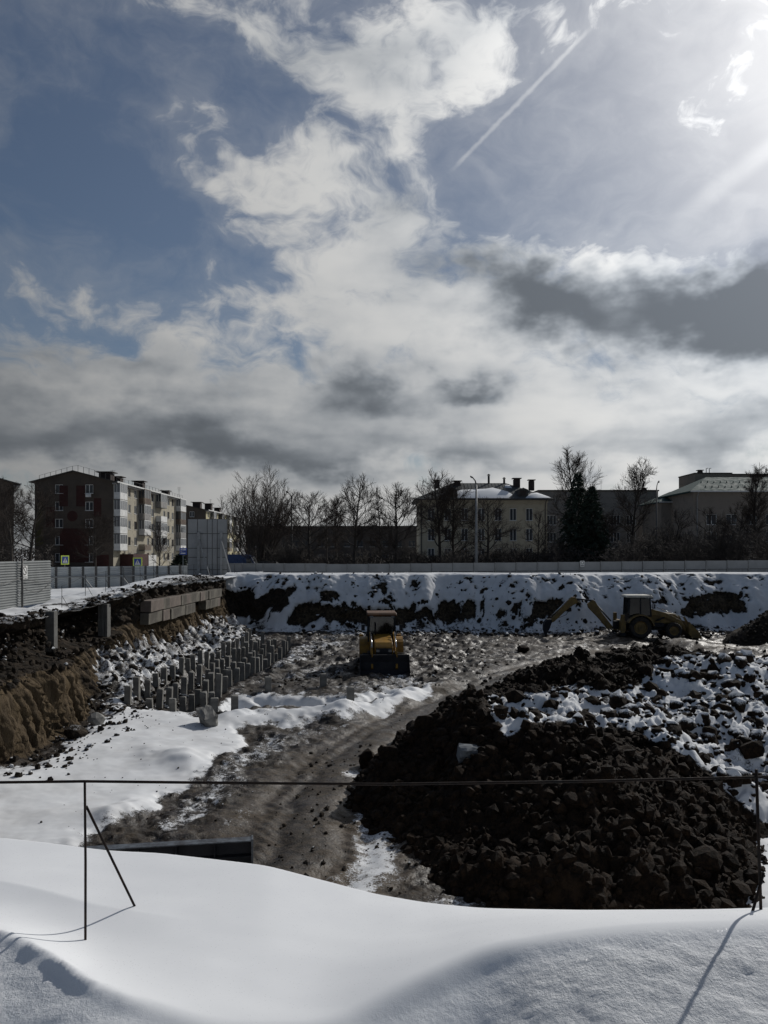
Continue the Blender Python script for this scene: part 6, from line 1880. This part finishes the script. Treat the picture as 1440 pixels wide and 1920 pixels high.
TREES = {}
def tree(kind, label, px, py_top, Y, rotz=0.0, wscale=1.0, name='bare_tree', cat='tree', group=None, py_base=None, cut=None):
    tm, cm, H = TREES[kind]
    p = at(px, py_top, Y); h = p.z + 0.5
    root = thing(name, label, cat, (p.x, p.y, -0.5), rotz, group)
    s = h / H
    link('trunk', tm, None, root, scale=(s * wscale, s * wscale, s)); link('crown', cm, None, root, scale=(s * wscale, s * wscale, s))
    return root
def defk(k, H, *a, **kw):
    t, c = bare_tree(k, H, *a, **kw); return (t, c, H)
TREES['multi'] = defk(1, 11.5, 0.26, 0, 3.6, n1=22, style='multi', n3=12)
TREES['lime1'] = defk(2, 9.5, 0.17, 0.28, 2.8, n1=22, up=0.45)
TREES['lime2'] = defk(3, 9.5, 0.18, 0.24, 3.1, n1=22, up=0.35)
TREES['lime3'] = defk(8, 8.0, 0.18, 0.32, 3.0, n1=18, up=0.30)
TREES['larch'] = defk(4, 9.5, 0.13, 0.22, 1.9, n1=30, style='cone', up=0.25, n2=7, n3=7)
TREES['birch'] = defk(5, 12.5, 0.17, 0.30, 3.0, n1=26, up=0.60)
TREES['poplar'] = defk(6, 12.0, 0.20, 0.12, 2.4, n1=30, style='column', up=0.85)
TREES['sapling'] = defk(7, 6.0, 0.08, 0.15, 1.9, n1=16, up=0.55, n2=7, n3=6)

tree('birch', 'bare dark tree in front of the block at the left edge', 22, 902, 84, 0.4, 1.05)
tree('lime1', 'second bare tree left of the painted end wall', 52, 915, 92, 2.0, 1.1)
tree('lime2', 'bare tree in front of the painted end wall', 176, 965, 95, 1.4, 1.1)
tree('sapling', 'thin bare tree before the balconies above the crossing sign', 300, 985, 96, 0.5)
tree('multi', 'large bare multi-stemmed tree right of the yellow block', 484, 884, 92, 0.3, 1.05)
tree('lime3', 'bare tree with tufted top right of the first street lamp', 581, 934, 90, 0.9, 1.05)
tree('lime1', 'bare round-crowned tree standing alone left of centre', 663, 904, 90, 0.2, 1.0)
tree('larch', 'slender bare conical tree left of the wide tree by the cream house', 712, 912, 100, 0.5, 0.8)
tree('lime2', 'wide bare tree just left of the cream house', 741, 914, 90, 2.2, 1.12)
tree('lime1', 'bare tree before the left end of the cream house', 826, 893, 94, 3.1, 1.05)
tree('lime2', 'bare tree close behind another before the cream house chimneys', 852, 912, 97, 5.0, 1.0)
tree('lime3', 'crooked low bare tree right of the grey lamp column', 914, 944, 92, 4.0, 1.0)
tree('birch', 'tallest bare tree rising behind the dark spruces', 1080, 846, 108, 0.0, 1.0)
tree('birch', 'tall bare tree with rounded crown before the long grey building', 1184, 866, 100, 2.0, 0.95)
tree('poplar', 'dense dark bare tree at the right edge before the green-roofed house', 1420, 890, 98, 0.0, 1.15)
tree('sapling', 'young bare tree in front of the right end of the cream house', 1008, 962, 95, 1.0)
tree('lime3', 'low bare tree left of the green-roofed wing', 1130, 962, 98, 1.6, 1.0)
tree('sapling', 'young bare tree before the green-roofed wing', 1262, 958, 96, 2.6, 1.1)
tree('sapling', 'young bare tree before the wide green roof', 1330, 956, 95, 0.6, 1.1)
tree('lime1', 'bare tree between the green-roofed house and the dense edge tree', 1378, 948, 100, 1.1, 1.0)
tree('larch', 'pale thin tree far behind left of centre', 612, 932, 150, 0.3, 1.0)
tree('poplar', 'far pale bare tree between the two lone trees left of centre', 632, 940, 160, 0.3, 1.3)
tree('lime2', 'far bare tree above the brown building', 520, 948, 140, 2.3, 1.3)

def spruce(seed, H, R_):
    g = np.random.default_rng(seed); T = TreeMesh(); V, F = [], []; n = 0
    T.limb(np.array([[0, 0, 0], [0.05, 0, H * 0.5], [0, 0, H]]), [0.16, 0.09, 0.015], 7)
    k = 0
    while k < 210:
        u = (k + g.uniform(0, 1)) / 210; z = H * (0.06 + 0.93 * u)
        L = R_ * (1 - u) ** 0.85 * g.uniform(0.72, 1.12) + 0.10
        a = k * 2.399 + g.uniform(-0.4, 0.4)
        d = np.array([math.cos(a), math.sin(a), 0]); s = np.array([-d[1], d[0], 0])
        m = int(10 + 26 * (1 - u))
        q = g.uniform(0.05, 1, m) ** 0.7
        base = np.array([0, 0, z]) + d * (q * L)[:, None] + np.array([0, 0, -0.30]) * (q ** 1.6 * L)[:, None]
        for b, qq in zip(base, q):
            dirv = unit(d * g.uniform(0.2, 1.0) + s * g.normal() * 0.7 + np.array([0, 0, g.uniform(-0.85, 0.05)]))
            wv = unit(np.cross(dirv, g.normal(size=3))) * g.uniform(0.06, 0.11)
            l = g.uniform(0.30, 0.62) * (0.6 + 0.5 * (1 - u))
            V += [b - wv, b + wv, b + dirv * l + wv * 0.3, b + dirv * l - wv * 0.3]; F.append((n, n + 1, n + 2, n + 3)); n += 4
        k += 1
    me = npmesh('crown', np.array(V), np.array(F)); me.materials.append(MT['spruce'])
    return T.mesh('trunk', MT['bark']), me, H
TREES['spruce1'] = spruce(1, 10.0, 2.9); TREES['spruce2'] = spruce(2, 9.0, 2.7); TREES['firlet'] = spruce(3, 3.0, 1.0)
tree('spruce1', 'tall dark spruce standing before the tallest bare tree', 1084, 884, 98, 0, 1.0, 'spruce', 'spruce')
tree('spruce2', 'second dark spruce close on the right of the tall spruce', 1110, 910, 97, 1, 1.0, 'spruce', 'spruce')
tree('firlet', 'small dark fir beside the blue street plates', 337, 1038, 72, 0, 1.2, 'small_fir', 'fir')

# bushes and undergrowth along the park: nobody could count the stems
def thicket():
    g = np.random.default_rng(77); T = TreeMesh()
    bushes = []
    for k in range(95):
        px = g.uniform(440, 1480); Y = g.uniform(84, 108)
        x = (px - 720) / FPX * Y
        hmax = np.interp(px, [440, 520, 640, 760, 860, 1000, 1150, 1250, 1480], [3.4, 4.0, 3.6, 3.4, 3.8, 4.2, 5.2, 5.6, 6.4])
        bushes.append((x, Y, hmax * g.uniform(0.55, 1.0)))
    for x, Y, h in bushes:
        for s in range(11):
            a = g.uniform(0, 6.28); tl = g.uniform(0.05, 0.5)
            p = np.array([x + g.normal() * 0.4, Y + g.normal() * 0.4, -0.5]); d = unit(np.array([math.cos(a) * tl, math.sin(a) * tl, 1]))
            pts = [p]
            for q in range(4):
                d = unit(d + g.normal(size=3) * 0.10); pts.append(pts[-1] + d * h / 4 * g.uniform(0.8, 1.1))
            T.limb(pts, np.linspace(0.045, 0.018, 5), 3)
            for q in range(9):
                i = int(g.integers(1, 4)); b = pts[i] + (pts[i + 1] - pts[i]) * g.uniform()
                dd = unit(d + unit(g.normal(size=3)) * 0.9)
                e1 = b + dd * h * g.uniform(0.12, 0.26); e2 = e1 + unit(dd + g.normal(size=3) * 0.4 + np.array([0, 0, 0.3])) * h * g.uniform(0.08, 0.16)
                T.limb([b, e1, e2], [0.022, 0.017, 0.012], 3)
                for w in range(3):
                    f = e1 + (e2 - e1) * g.uniform(-0.6, 0.7)
                    T.limb([f, f + unit(dd + unit(g.normal(size=3)) * 0.9) * h * 0.12], [0.016, 0.010], 3)
    o = link('thicket', T.mesh('thicket', MT['thicket']))
    tag(o, kind='stuff')
thicket()
def hedge():
    """dense dark evergreen and twig mass low behind the fence"""
    g = np.random.default_rng(78); V, F = [], []; N_ = 26000
    px = g.uniform(430, 1500, N_); px[:4000] = g.uniform(-160, 100, 4000); Y = g.uniform(90, 112, N_); x = (px - 720) / FPX * Y
    top = np.interp(px, [-160, 100, 430, 560, 760, 860, 1000, 1150, 1300, 1500], [4.2, 3.6, 1.9, 2.2, 2.3, 2.5, 2.9, 3.6, 3.6, 4.2]) * (0.75 + 0.45 * (vnoise(x * 0.35, Y * 0.25, 0, 5) * 0.5 + 0.5))
    z = -0.45 + top * g.uniform(0, 1, N_) ** 0.8
    c = np.stack([x, Y, z], -1)
    u = g.normal(size=(N_, 3)); u /= np.linalg.norm(u, axis=1)[:, None]
    w = np.cross(u, g.normal(size=(N_, 3))); w /= np.linalg.norm(w, axis=1)[:, None]
    l = g.uniform(0.18, 0.5, N_)[:, None]; b = g.uniform(0.03, 0.09, N_)[:, None]
    V = np.stack([c - u * l - w * b, c - u * l + w * b, c + u * l + w * b * 0.4, c + u * l - w * b * 0.4], 1).reshape(-1, 3)
    o = link('undergrowth', npmesh('undergrowth', V, np.arange(N_ * 4).reshape(-1, 4)), MT['thicket'])
    tag(o, kind='stuff')
hedge()
